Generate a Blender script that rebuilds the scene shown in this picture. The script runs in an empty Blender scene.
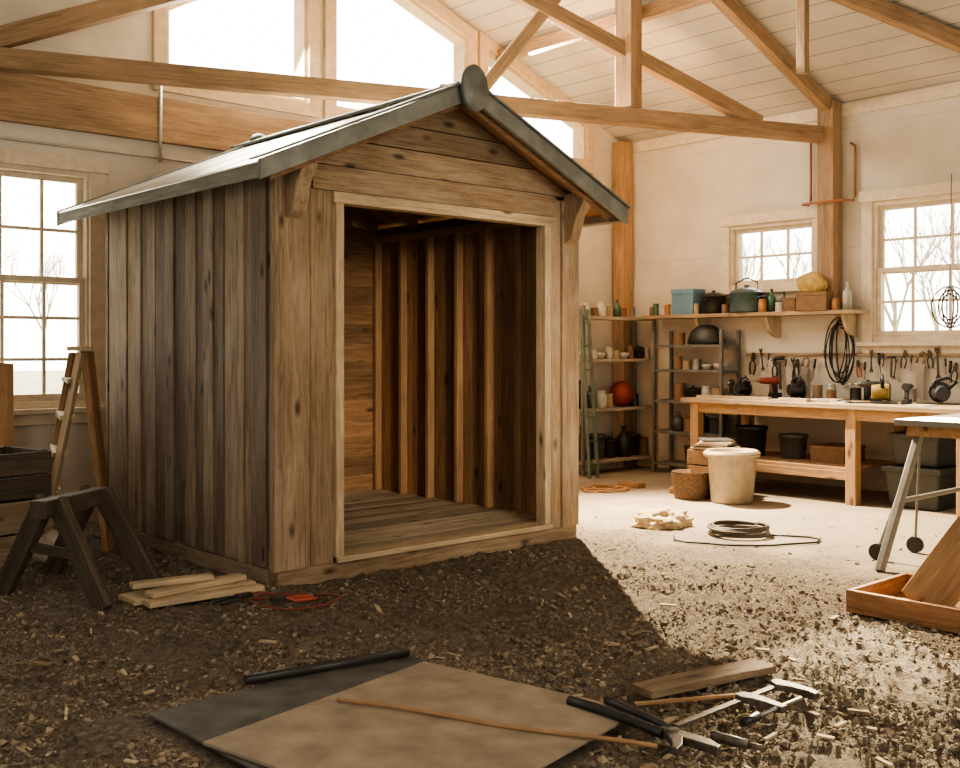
import bpy, bmesh, math, random
from mathutils import Vector, Matrix, noise, Euler
random.seed(7)
sc = bpy.context.scene
COL = sc.collection
CA, SA = 0.743, 0.669
def C(X, Y, z=0.0):
    return Vector((CA*X+SA*Y, -SA*X+CA*Y, z))

# ------------------------------------------------------------------ materials
def nt_new(name):
    m = bpy.data.materials.new(name); m.use_nodes = True
    nt = m.node_tree
    return m, nt, nt.nodes, nt.links, nt.nodes['Principled BSDF']
MATS = {}
def wood(name, c1, c2, axis='X', scale=1.0, rough=0.75, var=0.36, bump=0.55, knots=True, grey=0.0):
    key = (name, axis)
    if key in MATS: return MATS[key]
    m, nt, N, L, P = nt_new(name+'_'+axis)
    tc = N.new('ShaderNodeTexCoord'); geo = N.new('ShaderNodeNewGeometry')
    mul = N.new('ShaderNodeVectorMath'); mul.operation = 'MULTIPLY_ADD'
    comb = N.new('ShaderNodeCombineXYZ')
    for i in range(3): L.new(geo.outputs['Random Per Island'], comb.inputs[i])
    L.new(comb.outputs[0], mul.inputs[0]); mul.inputs[1].default_value = (13, 17, 11)
    L.new(tc.outputs['Object'], mul.inputs[2])
    mp = N.new('ShaderNodeMapping')
    s = [34*scale]*3; s['XYZ'.index(axis)] = 2.0*scale
    mp.inputs['Scale'].default_value = s
    L.new(mul.outputs[0], mp.inputs['Vector'])
    n1 = N.new('ShaderNodeTexNoise'); n1.inputs['Scale'].default_value = 1.0
    n1.inputs['Detail'].default_value = 9; n1.inputs['Roughness'].default_value = 0.72
    n1.inputs['Distortion'].default_value = 1.3
    L.new(mp.outputs[0], n1.inputs['Vector'])
    mp2 = N.new('ShaderNodeMapping'); s = [5*scale]*3; s['XYZ'.index(axis)] = 1.6*scale; mp2.inputs['Scale'].default_value = s
    L.new(mul.outputs[0], mp2.inputs['Vector'])
    n2 = N.new('ShaderNodeTexNoise'); n2.inputs['Scale'].default_value = 1.0
    n2.inputs['Detail'].default_value = 6; n2.inputs['Roughness'].default_value = .65
    L.new(mp2.outputs[0], n2.inputs['Vector'])
    r = N.new('ShaderNodeValToRGB')
    r.color_ramp.elements[0].position = 0.34; r.color_ramp.elements[0].color = (*c2, 1)
    r.color_ramp.elements[1].position = 0.64; r.color_ramp.elements[1].color = (*c1, 1)
    L.new(n1.outputs['Fac'], r.inputs[0])
    colout = r.outputs[0]
    if grey:
        g = N.new('ShaderNodeMix'); g.data_type = 'RGBA'
        gm = N.new('ShaderNodeMapRange'); gm.inputs['From Min'].default_value = .42; gm.inputs['From Max'].default_value = .62; gm.inputs['To Max'].default_value = grey
        L.new(n2.outputs['Fac'], gm.inputs['Value']); L.new(gm.outputs[0], g.inputs[0]); L.new(colout, g.inputs[6])
        lum = (c1[0]+c1[1]+c1[2])/3; g.inputs[7].default_value = (lum*.98, lum*.86, lum*.70, 1); colout = g.outputs[2]
    mr = N.new('ShaderNodeMapRange')
    mr.inputs['To Min'].default_value = 1-var; mr.inputs['To Max'].default_value = 1+var*0.6
    L.new(geo.outputs['Random Per Island'], mr.inputs['Value'])
    mr2 = N.new('ShaderNodeMapRange'); mr2.inputs['From Min'].default_value = .3; mr2.inputs['From Max'].default_value = .7
    mr2.inputs['To Min'].default_value = .66; mr2.inputs['To Max'].default_value = 1.22
    L.new(n2.outputs['Fac'], mr2.inputs['Value'])
    mm = N.new('ShaderNodeMath'); mm.operation = 'MULTIPLY'
    L.new(mr.outputs[0], mm.inputs[0]); L.new(mr2.outputs[0], mm.inputs[1])
    last = mm.outputs[0]
    if knots:
        mk_ = N.new('ShaderNodeMapping'); s = [6.5*scale]*3; s['XYZ'.index(axis)] = 2.6*scale; mk_.inputs['Scale'].default_value = s
        L.new(mul.outputs[0], mk_.inputs['Vector'])
        vo = N.new('ShaderNodeTexVoronoi'); vo.inputs['Scale'].default_value = 1.0; L.new(mk_.outputs[0], vo.inputs['Vector'])
        kr = N.new('ShaderNodeMapRange'); kr.inputs['From Min'].default_value = .06; kr.inputs['From Max'].default_value = .18
        kr.inputs['To Min'].default_value = .22; kr.inputs['To Max'].default_value = 1.0; L.new(vo.outputs['Distance'], kr.inputs['Value'])
        m3 = N.new('ShaderNodeMath'); m3.operation = 'MULTIPLY'; L.new(last, m3.inputs[0]); L.new(kr.outputs[0], m3.inputs[1]); last = m3.outputs[0]
    vm = N.new('ShaderNodeVectorMath'); vm.operation = 'SCALE'
    L.new(colout, vm.inputs[0]); L.new(last, vm.inputs['Scale'])
    L.new(vm.outputs[0], P.inputs['Base Color'])
    P.inputs['Roughness'].default_value = rough
    b = N.new('ShaderNodeBump'); b.inputs['Strength'].default_value = bump; b.inputs['Distance'].default_value = 0.01
    L.new(n1.outputs['Fac'], b.inputs['Height']); L.new(b.outputs[0], P.inputs['Normal'])
    MATS[key] = m
    return m
def plain(name, col, rough=0.6, metal=0.0, var=0.15, scale=12, bump=0.0, spec=0.5):
    if name in MATS: return MATS[name]
    m, nt, N, L, P = nt_new(name)
    tc = N.new('ShaderNodeTexCoord')
    n1 = N.new('ShaderNodeTexNoise'); n1.inputs['Scale'].default_value = scale; n1.inputs['Detail'].default_value = 5
    L.new(tc.outputs['Object'], n1.inputs['Vector'])
    r = N.new('ShaderNodeValToRGB')
    r.color_ramp.elements[0].position = .3; r.color_ramp.elements[1].position = .7
    r.color_ramp.elements[0].color = (*[c*(1-var) for c in col], 1)
    r.color_ramp.elements[1].color = (*[min(1, c*(1+var)) for c in col], 1)
    L.new(n1.outputs['Fac'], r.inputs[0]); L.new(r.outputs[0], P.inputs['Base Color'])
    P.inputs['Roughness'].default_value = rough; P.inputs['Metallic'].default_value = metal
    P.inputs['Specular IOR Level'].default_value = spec
    if bump:
        b = N.new('ShaderNodeBump'); b.inputs['Strength'].default_value = bump; b.inputs['Distance'].default_value = .01
        L.new(n1.outputs['Fac'], b.inputs['Height']); L.new(b.outputs[0], P.inputs['Normal'])
    MATS[name] = m
    return m
def panel_mat(name, col, axis, period, rough=.8, dark=.55, width=.012):
    m, nt, N, L, P = nt_new(name)
    tc = N.new('ShaderNodeTexCoord'); sep = N.new('ShaderNodeSeparateXYZ'); L.new(tc.outputs['Object'], sep.inputs[0])
    d = N.new('ShaderNodeMath'); d.operation = 'DIVIDE'; d.inputs[1].default_value = period
    L.new(sep.outputs[axis], d.inputs[0])
    f = N.new('ShaderNodeMath'); f.operation = 'FRACT'; L.new(d.outputs[0], f.inputs[0])
    lt = N.new('ShaderNodeMath'); lt.operation = 'LESS_THAN'; lt.inputs[1].default_value = width/period
    L.new(f.outputs[0], lt.inputs[0])
    n1 = N.new('ShaderNodeTexNoise'); n1.inputs['Scale'].default_value = 1.7; n1.inputs['Detail'].default_value = 7
    L.new(tc.outputs['Object'], n1.inputs['Vector'])
    r = N.new('ShaderNodeValToRGB')
    r.color_ramp.elements[0].position = .35; r.color_ramp.elements[0].color = (*[c*.80 for c in col], 1)
    r.color_ramp.elements[1].position = .65; r.color_ramp.elements[1].color = (*col, 1)
    L.new(n1.outputs['Fac'], r.inputs[0])
    mx = N.new('ShaderNodeMix'); mx.data_type = 'RGBA'
    L.new(lt.outputs[0], mx.inputs[0]); L.new(r.outputs[0], mx.inputs[6]); mx.inputs[7].default_value = (*[c*dark for c in col], 1)
    L.new(mx.outputs[2], P.inputs['Base Color']); P.inputs['Roughness'].default_value = rough
    return m

PAL = dict(
 side=((.37,.27,.185), (.125,.085,.057)), front=((.45,.32,.20), (.19,.12,.066)),
 inner=((.38,.225,.12), (.19,.10,.048)), stud=((.42,.255,.14), (.26,.15,.075)), beam=((.40,.265,.155), (.225,.142,.08)),
 pale=((.58,.46,.31), (.34,.25,.155)), dark=((.11,.08,.055), (.036,.026,.018)),
 bench=((.44,.27,.14), (.26,.148,.07)), grey=((.26,.26,.235), (.12,.118,.105)), red=((.36,.19,.10), (.18,.085,.042)),
 floorp=((.60,.51,.40),(.40,.32,.235)), shelfw=((.42,.36,.28),(.28,.235,.175)), top=((.42,.31,.20),(.25,.17,.10)),
 worn=((.36,.26,.165),(.15,.10,.06)))
def W(k, axis, **kw):
    if k in ('beam','grey','dark','stud','shelfw'): kw.setdefault('knots', False)
    if k == 'side': kw.setdefault('var', .45); kw.setdefault('grey', .45)
    if k in ('front','worn'): kw.setdefault('grey', .3); kw.setdefault('bump', .8)
    return wood('wood_'+k, PAL[k][0], PAL[k][1], axis, **kw)

# ------------------------------------------------------------------ mesh helpers
def box(bm, x0, x1, y0, y1, z0, z1, M=None):
    vs = [Vector(v) for v in [(x0,y0,z0),(x1,y0,z0),(x1,y1,z0),(x0,y1,z0),(x0,y0,z1),(x1,y0,z1),(x1,y1,z1),(x0,y1,z1)]]
    if M: vs = [M @ v for v in vs]
    v = [bm.verts.new(p) for p in vs]
    for f in [(3,2,1,0),(4,5,6,7),(0,1,5,4),(1,2,6,5),(2,3,7,6),(3,0,4,7)]:
        bm.faces.new([v[i] for i in f])
def frame_to(p1, p2, up=(0,0,1)):
    p1, p2 = Vector(p1), Vector(p2); x = (p2-p1); ln = x.length; x.normalize()
    up = Vector(up)
    if abs(x.dot(up)) > .98: up = Vector((0,1,0))
    y = up.cross(x).normalized(); z = x.cross(y)
    M = Matrix((x, y, z)).transposed().to_4x4(); M.translation = (p1+p2)/2
    return M, ln
def bar(bm, p1, p2, w, h, up=(0,0,1)):
    M, ln = frame_to(p1, p2, up); box(bm, -ln/2, ln/2, -w/2, w/2, -h/2, h/2, M)
def cyl(bm, p1, p2, r1, r2=None, seg=14, smooth=True):
    r2 = r1 if r2 is None else r2
    M, ln = frame_to(p1, p2)
    A, B = [], []
    for i in range(seg):
        t = 2*math.pi*i/seg
        A.append(bm.verts.new(M @ Vector((-ln/2, r1*math.cos(t), r1*math.sin(t)))))
        B.append(bm.verts.new(M @ Vector((ln/2, r2*math.cos(t), r2*math.sin(t)))))
    for i in range(seg):
        j = (i+1) % seg
        f = bm.faces.new([A[i], A[j], B[j], B[i]]); f.smooth = smooth
    bm.faces.new(list(reversed(A))); bm.faces.new(B)
def lathe(bm, prof, c=(0,0,0), seg=24, sx=1, sy=1):
    c = Vector(c); rings = []
    for r, z in prof:
        if r < 1e-5: rings.append([bm.verts.new(c+Vector((0,0,z)))])
        else: rings.append([bm.verts.new(c+Vector((r*sx*math.cos(2*math.pi*i/seg), r*sy*math.sin(2*math.pi*i/seg), z))) for i in range(seg)])
    for a, b in zip(rings[:-1], rings[1:]):
        for i in range(seg):
            j = (i+1) % seg
            if len(a) == 1 and len(b) == 1: continue
            if len(a) == 1: f = bm.faces.new([a[0], b[j], b[i]])
            elif len(b) == 1: f = bm.faces.new([a[i], a[j], b[0]])
            else: f = bm.faces.new([a[i], a[j], b[j], b[i]])
            f.smooth = True
def prism(bm, pts, d):
    d = Vector(d); A = [bm.verts.new(Vector(p)) for p in pts]; B = [bm.verts.new(Vector(p)+d) for p in pts]
    n = len(pts)
    bm.faces.new(A); bm.faces.new(list(reversed(B)))
    for i in range(n):
        j = (i+1) % n; bm.faces.new([A[i], B[i], B[j], A[j]])
def tube(bm, pts, r, seg=8, closed=False):
    pts = [Vector(p) for p in pts]; n = len(pts); rings = []
    for i, p in enumerate(pts):
        if closed: t = pts[(i+1) % n]-pts[i-1]
        else: t = pts[min(i+1, n-1)]-pts[max(i-1, 0)]
        t.normalize(); up = Vector((0,0,1)) if abs(t.z) < .9 else Vector((1,0,0))
        u = t.cross(up).normalized(); v = u.cross(t)
        rings.append([bm.verts.new(p+r*(math.cos(2*math.pi*k/seg)*u+math.sin(2*math.pi*k/seg)*v)) for k in range(seg)])
    for i in range(n if closed else n-1):
        a, b = rings[i], rings[(i+1) % n]
        for k in range(seg):
            l = (k+1) % seg
            f = bm.faces.new([a[k], a[l], b[l], b[k]]); f.smooth = True
    if not closed:
        bm.faces.new(rings[0]); bm.faces.new(list(reversed(rings[-1])))
def setp(o, label=None, cat=None, group=None, kind=None):
    if label: o['label'] = label
    if cat: o['category'] = cat
    if group: o['group'] = group
    if kind: o['kind'] = kind
def thing(name, loc, label, cat, group=None, rot=(0,0,0)):
    e = bpy.data.objects.new(name, None); e.empty_display_size = .1
    e.location = loc; e.rotation_euler = rot; COL.objects.link(e); setp(e, label, cat, group); return e
def mk(name, bm, mat, parent=None, loc=None, local=False, rot=(0,0,0), label=None, cat=None, group=None, kind=None, bevel=0):
    bmesh.ops.recalc_face_normals(bm, faces=bm.faces[:])
    if not local:
        off = parent.location if parent else Vector(loc) if loc else Vector((0,0,0))
        bmesh.ops.translate(bm, verts=bm.verts[:], vec=-Vector(off))
    me = bpy.data.meshes.new(name); bm.to_mesh(me); bm.free()
    for mm in (mat if isinstance(mat, (list, tuple)) else [mat]): me.materials.append(mm)
    o = bpy.data.objects.new(name, me); COL.objects.link(o)
    if parent: o.parent = parent
    if loc is not None and not parent: o.location = loc
    elif loc is not None and local: o.location = loc
    o.rotation_euler = rot
    if bevel:
        b = o.modifiers.new('bev', 'BEVEL'); b.width = bevel; b.segments = 2; b.limit_method = 'ANGLE'
    setp(o, label, cat, group, kind); return o
def boxes(name, lst, mat, parent, bevel=.004, **kw):
    for b in lst:
        bm = bmesh.new(); box(bm, *b); mk(name, bm, mat, parent, bevel=bevel, **kw)
def beam(name, p1, p2, w, h, mat, parent=None, up=(0,0,1), bevel=.006, **kw):
    M, ln = frame_to(p1, p2, up); bm = bmesh.new(); box(bm, -ln/2, ln/2, -w/2, w/2, -h/2, h/2)
    o = mk(name, bm, mat, local=True, bevel=bevel, **kw)
    if parent: M.translation = M.translation-parent.location; o.parent = parent
    o.matrix_local = M
    return o
def NB(): return bmesh.new()

# ------------------------------------------------------------------ room
AW, BW = 10.05, 8.55
EAVE, SL, RIDGE = 3.93, .38, 5.65
def ceil_z(a): return EAVE+SL*(AW-a) if a > RIDGE else EAVE+SL*(AW-RIDGE)-SL*(RIDGE-a)
CREAM = (.64,.59,.51)
def boolcut(o, cutters):
    for c in cutters:
        md = o.modifiers.new('b', 'BOOLEAN'); md.object = c; md.operation = 'DIFFERENCE'; md.solver = 'EXACT'
    dg = bpy.context.evaluated_depsgraph_get(); me = bpy.data.meshes.new_from_object(o.evaluated_get(dg))
    o.modifiers.clear(); o.data = me
    for c in cutters: bpy.data.objects.remove(c, do_unlink=True)
bm = NB()
prism(bm, [(-3,BW,-.3),(AW+.2,BW,-.3),(AW+.2,BW,EAVE-.05),(RIDGE,BW,ceil_z(RIDGE)+.05),(-3,BW,ceil_z(-3)+.05)], (0,.2,0))
back = mk('wall_back', bm, panel_mat('wall_paint_back', CREAM, 2, .95, dark=.8), kind='structure')
GB = 3.72
gable = [[(4.08,GB),(5.50,GB),(5.50,5.16),(4.08,4.32)],
         [(5.80,GB),(7.50,GB),(7.50,4.72),(5.80,5.32)],
         [(7.78,GB-.1),(9.38,GB-.1),(9.38,4.06),(7.78,4.66)]]
cuts = []
for poly in gable:
    bm = NB(); prism(bm, [(x,BW-.3,z) for x, z in poly], (0,.8,0)); cuts.append(mk('cut', bm, plain('tmp', (1,1,1))))
LW = [(2.42,3.42,.98,2.82),(1.2,2.2,.98,2.82)]
for x0,x1,z0,z1 in LW:
    bm = NB(); box(bm, x0,x1,BW-.3,BW+.5,z0,z1); cuts.append(mk('cut', bm, plain('tmp', (1,1,1))))
boolcut(back, cuts)
bm = NB(); box(bm, AW, AW+.2, -3, BW+.2, -.3, EAVE+.02)
right = mk('wall_right', bm, panel_mat('wall_paint_right', CREAM, 2, 1.22, dark=.8), kind='structure')
RW = [(4.14,5.28,1.52,2.86),(5.94,6.97,2.10,2.76)]
cuts = []
for y0,y1,z0,z1 in RW:
    bm = NB(); box(bm, AW-.3,AW+.5,y0,y1,z0,z1); cuts.append(mk('cut', bm, plain('tmp', (1,1,1))))
boolcut(right, cuts)
bm = NB()
t = .12
prism(bm, [(AW+.5,-3,EAVE-.19),(AW+.5,-3,EAVE-.19+t),(RIDGE,-3,ceil_z(RIDGE)+t),(-3,-3,ceil_z(-3)+t),(-3,-3,ceil_z(-3)),(RIDGE,-3,ceil_z(RIDGE))], (0,BW+3.2,0))
mk('ceiling', bm, panel_mat('ceiling_boards', (.56,.515,.45), 0, .22, dark=.42), kind='structure')

TRIM = plain('trim_paint', (.62,.53,.41), .6, var=.12)
TRIMW = plain('trim_gable', (.56,.44,.30), .6, var=.15)
def PB(c, d, z): return (c, BW-d, z)
def PR(c, d, z): return (AW-d, c, z)
def wbox(bm, P, c0, c1, d0, d1, z0, z1):
    a = P(c0, d0, z0); b = P(c1, d1, z1)
    box(bm, min(a[0],b[0]), max(a[0],b[0]), min(a[1],b[1]), max(a[1],b[1]), min(a[2],b[2]), max(a[2],b[2]))
def sash(bm, P, c0, c1, z0, z1, cols, rows, d):
    s = .045
    wbox(bm,P,c0,c0+s,d,d+.04,z0,z1); wbox(bm,P,c1-s,c1,d,d+.04,z0,z1)
    wbox(bm,P,c0+s,c1-s,d,d+.04,z0,z0+s+.01); wbox(bm,P,c0+s,c1-s,d,d+.04,z1-s,z1)
    for i in range(1, cols):
        x = c0+(c1-c0)*i/cols; wbox(bm,P,x-.013,x+.013,d+.008,d+.035,z0+s,z1-s)
    for i in range(1, rows):
        z = z0+(z1-z0)*i/rows; wbox(bm,P,c0+s,c1-s,d+.007,d+.034,z-.013,z+.013)
def window(n, P, c0, c1, z0, z1, cols, top_rows, low_rows, split=.47, tr=.11, tl=.11, trr=.11):
    bm = NB()
    el = .02 if tl > .06 else 0; er = .02 if trr > .06 else 0
    wbox(bm,P,c0-tl,c0,0,.035,z0-.04,z1+.02); wbox(bm,P,c1,c1+trr,0,.035,z0-.04,z1+.02)
    wbox(bm,P,c0-tl-el,c1+trr+er,0,.05,z1+.02,z1+.02+tr); wbox(bm,P,c0-tl-el,c1+trr+er,0,.09,z0-.08,z0-.04)
    wbox(bm,P,c0-tl,c1+trr,0,.03,z0-.17,z0-.08)
    wbox(bm,P,c0,c0+.02,-.2,.004,z0,z1); wbox(bm,P,c1-.02,c1,-.2,.004,z0,z1)
    wbox(bm,P,c0,c1,-.2,.006,z0-.04,z0+.016); wbox(bm,P,c0,c1,-.2,.006,z1-.02,z1+.02)
    zs = z1-(z1-z0)*split
    if low_rows:
        sash(bm,P,c0+.02,c1-.02,zs-.03,z1-.02,cols,top_rows,-.12)
        sash(bm,P,c0+.02,c1-.02,z0+.016,zs+.03,cols,low_rows,-.07)
    else: sash(bm,P,c0+.02,c1-.02,z0+.016,z1-.02,cols,top_rows,-.1)
    mk('window_%d' % n, bm, TRIM, kind='structure', bevel=.003)
window(1, PB, *LW[0], 3, 2, 3, tl=.11, trr=.13)
window(2, PB, *LW[1], 3, 2, 3, tl=.12, trr=.10)
window(3, PR, *RW[0], 3, 2, 2, split=.5)
window(4, PR, *RW[1], 3, 2, 0)
def offset_poly(poly, w):
    n = len(poly); cx = sum(p[0] for p in poly)/n; cz = sum(p[1] for p in poly)/n
    lines = []
    for i in range(n):
        a = Vector(poly[i]); b = Vector(poly[(i+1) % n]); d = (b-a).normalized(); nr = Vector((d.y,-d.x))
        if nr.dot(Vector((cx,cz))-a) > 0: nr = -nr
        lines.append((a+nr*w, d))
    out = []
    for i in range(n):
        (p, d), (q, e) = lines[i-1], lines[i]
        den = d.x*e.y-d.y*e.x; t = ((q.x-p.x)*e.y-(q.y-p.y)*e.x)/den
        out.append(p+d*t)
    return out
for k, poly in enumerate(gable):
    bm = NB(); n = len(poly); op = offset_poly(poly, .12); ip = offset_poly(poly, -.035)
    for i in range(n):
        j = (i+1) % n
        def V3(p, y): return Vector((p[0], y, p[1]))
        prism(bm, [V3(poly[i],BW-.05), V3(poly[j],BW-.05), V3(op[j],BW-.05), V3(op[i],BW-.05)], (0,.0505,0))
        prism(bm, [V3(poly[i],BW-.01), V3(poly[j],BW-.01), V3(ip[j],BW-.01), V3(ip[i],BW-.01)], (0,.18,0))
    mk('window_%d' % (5+k), bm, TRIMW, kind='structure')
bm = NB(); box(bm, -1.5, 5.6, BW-.06, BW, 3.16, 3.54)
mk('trim_1', bm, W('beam','X'), kind='structure', bevel=.006)
bm = NB(); box(bm, AW-.03, AW, -3, BW, EAVE-.14, EAVE-.02)
mk('trim_2', bm, TRIM, kind='structure')
bm = NB(); box(bm, -3, AW, BW-.025, BW, 0, .14)
mk('baseboard_back', bm, TRIM, kind='structure')
bm = NB(); box(bm, AW-.025, AW, -3, BW-.03, 0, .14)
mk('baseboard_right', bm, TRIM, kind='structure')

# ------------------------------------------------------------------ floor (dirt + concrete)
SH = (3.29, 5.89, 5.458, 7.918)
def dirt_f(a, b):
    e = 6.15+.45*noise.noise(Vector((a*1.1, b*1.1, 0)))+.2*noise.noise(Vector((a*4, b*4, 5)))
    return max(0, min(1, (e-a)/.9))
def gz(a, b):
    f = dirt_f(a, b)
    if SH[0]-.02 < a < SH[1]+.02 and SH[2]-.02 < b < SH[3]+.02: return -.02
    h = .016*noise.noise(Vector((a*1.7, b*1.7, 1)))+.022*noise.noise(Vector((a*6, b*6, 2)))+.026*noise.noise(Vector((a*14, b*14, 3)))+.022*noise.noise(Vector((a*30, b*30, 3)))
    if 1.5 < a < 3.2 and 2.1 < b < 4.0: h = min(h*.3, .006)
    return (h-.004)*f
bm = NB()
NA, NBB = 480, 430
grid = []
for i in range(NA+1):
    row = []
    for j in range(NBB+1):
        a = -3+(AW+3)*i/NA; b = -3+(BW+3)*j/NBB
        row.append(bm.verts.new((a, b, gz(a, b))))
    grid.append(row)
for i in range(NA):
    for j in range(NBB):
        f = bm.faces.new([grid[i][j], grid[i+1][j], grid[i+1][j+1], grid[i][j+1]]); f.smooth = True
m, nt, N, L, P = nt_new('floor_dirt_concrete')
tc = N.new('ShaderNodeTexCoord'); sep = N.new('ShaderNodeSeparateXYZ'); L.new(tc.outputs['Object'], sep.inputs[0])
def nz(scale, det=6, rough=.6):
    n = N.new('ShaderNodeTexNoise'); n.inputs['Scale'].default_value = scale; n.inputs['Detail'].default_value = det
    n.inputs['Roughness'].default_value = rough; L.new(tc.outputs['Object'], n.inputs['Vector']); return n
nA = nz(26, 10, .86); nB = nz(2.2); nC = nz(90, 4, .7); nD = nz(3.5, 5, .7)
r1 = N.new('ShaderNodeValToRGB'); e = r1.color_ramp.elements
e[0].position = .38; e[0].color = (.06,.046,.035,1); e[1].position = .63; e[1].color = (.46,.36,.245,1)
x = e.new(.5); x.color = (.20,.157,.115,1)
L.new(nA.outputs['Fac'], r1.inputs[0])
sd = N.new('ShaderNodeMix'); sd.data_type = 'RGBA'; sdm = N.new('ShaderNodeMapRange')
sdm.inputs['From Min'].default_value = .48; sdm.inputs['From Max'].default_value = .68; sdm.inputs['To Max'].default_value = .4
L.new(nD.outputs['Fac'], sdm.inputs['Value']); L.new(sdm.outputs[0], sd.inputs[0]); L.new(r1.outputs[0], sd.inputs[6]); sd.inputs[7].default_value = (.34,.27,.18,1)
r2 = N.new('ShaderNodeValToRGB'); e = r2.color_ramp.elements
e[0].position = .3; e[0].color = (.22,.18,.135,1); e[1].position = .7; e[1].color = (.34,.285,.215,1)
L.new(nB.outputs['Fac'], r2.inputs[0])
ad = N.new('ShaderNodeMath'); ad.operation = 'MULTIPLY_ADD'; ad.inputs[1].default_value = 1.6
L.new(nB.outputs['Fac'], ad.inputs[0]); L.new(sep.outputs[0], ad.inputs[2])
ad2 = N.new('ShaderNodeMath'); ad2.operation = 'MULTIPLY_ADD'; ad2.inputs[1].default_value = 1.3
L.new(nA.outputs['Fac'], ad2.inputs[0]); L.new(ad.outputs[0], ad2.inputs[2])
mr = N.new('ShaderNodeMapRange'); mr.inputs['From Min'].default_value = 7.3; mr.inputs['From Max'].default_value = 8.6
L.new(ad2.outputs[0], mr.inputs['Value'])
mx = N.new('ShaderNodeMix'); mx.data_type = 'RGBA'; L.new(mr.outputs[0], mx.inputs[0]); L.new(sd.outputs[2], mx.inputs[6]); L.new(r2.outputs[0], mx.inputs[7])
L.new(mx.outputs[2], P.inputs['Base Color']); P.inputs['Roughness'].default_value = .85
bp = N.new('ShaderNodeBump'); bp.inputs['Distance'].default_value = .035
iv = N.new('ShaderNodeMapRange'); iv.inputs['To Min'].default_value = 1.0; iv.inputs['To Max'].default_value = .08; L.new(mr.outputs[0], iv.inputs['Value']); L.new(iv.outputs[0], bp.inputs['Strength'])
sm = N.new('ShaderNodeMath'); sm.operation = 'ADD'; L.new(nA.outputs['Fac'], sm.inputs[0]); L.new(nC.outputs['Fac'], sm.inputs[1])
L.new(sm.outputs[0], bp.inputs['Height']); L.new(bp.outputs[0], P.inputs['Normal'])
mk('floor', bm, m, kind='structure')

def island_mat(name, cols, rough=.85):
    m, nt, N, L, P = nt_new(name); geo = N.new('ShaderNodeNewGeometry'); r = N.new('ShaderNodeValToRGB')
    while len(r.color_ramp.elements) < len(cols): r.color_ramp.elements.new(.5)
    for i, c in enumerate(cols):
        r.color_ramp.elements[i].position = i/(len(cols)-1); r.color_ramp.elements[i].color = (*c, 1)
    L.new(geo.outputs['Random Per Island'], r.inputs[0]); L.new(r.outputs[0], P.inputs['Base Color']); P.inputs['Roughness'].default_value = rough
    return m
def okspot(a, b):
    if SH[0]-.03 < a < SH[1]+.05 and SH[2]-.1 < b < SH[3]+.1: return False
    if b > BW-.1: return False
    p = Matrix.Rotation(math.radians(-11), 3, 'Z') @ (Vector((a, b, 0))-Vector((2.45,2.99,0)))
    if abs(p.x) < .64 and abs(p.y) < .55: return False
    if 1.72 < a < 2.98 and 3.1 < b < 3.86: return False
    return True
def scatter(name, n, mat, label, mode):
    V, F = [], []
    k = 0
    while k < n:
        Y = random.uniform(2.9, 9.0) if random.random() < .8 else random.uniform(2.9, 5)
        X = random.uniform(-.55, .55)*Y
        p = C(X, Y)
        f = dirt_f(p.x, p.y)
        if random.random() > max(f, .035) or not okspot(p.x, p.y): continue
        if noise.noise(Vector((p.x*2.5, p.y*2.5, 9))) < random.uniform(-.45, .25): continue
        k += 1
        z = gz(p.x, p.y); base = len(V)
        R = Euler((random.gauss(0, .4), random.gauss(0, .4), random.uniform(0, 6.28))).to_matrix()
        if mode == 'chip':
            l = min(.04, random.lognormvariate(-5.2, .75)); w = l*random.uniform(.1, .5); t = .001+l*.07
            pts = [(-l,-w,-t),(l*.9,-w*.7,-t),(l,w,-t),(-l*.8,w*.8,-t),(-l,-w,t),(l*.9,-w*.7,t),(l,w,t),(-l*.8,w*.8,t)]
            fs = [(3,2,1,0),(4,5,6,7),(0,1,5,4),(1,2,6,5),(2,3,7,6),(3,0,4,7)]
            z += .003
        else:
            l = min(.026, random.lognormvariate(-5.1, .6)); j = lambda: random.uniform(.7, 1.1)*l
            pts = [(j(),0,0),(0,j(),0),(-j(),0,0),(0,-j(),0),(0,0,j()*.8),(0,0,-j()*.8)]
            fs = [(0,1,4),(1,2,4),(2,3,4),(3,0,4),(1,0,5),(2,1,5),(3,2,5),(0,3,5)]
        for q in pts:
            v = R @ Vector(q); V.append((p.x+v.x, p.y+v.y, z+v.z))
        for ff in fs: F.append(tuple(base+i for i in ff))
    me = bpy.data.meshes.new(name); me.from_pydata(V, [], F); me.materials.append(mat)
    o = bpy.data.objects.new(name, me); COL.objects.link(o); setp(o, label, 'debris', kind='stuff')
scatter('wood_chips', 8000, island_mat('chip_colours', [(.12,.088,.064),(.26,.20,.135),(.17,.13,.09),(.54,.43,.29),(.22,.17,.12),(.36,.28,.185)]), 'loose brown and tan wood chips scattered over dirt floor', 'chip')
scatter('dirt_clods', 42000, island_mat('clod_colours', [(.07,.055,.042),(.23,.18,.13),(.13,.102,.076),(.36,.285,.195)]), 'fine grey-brown soil crumbs covering the dirt floor', 'clod')

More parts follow.
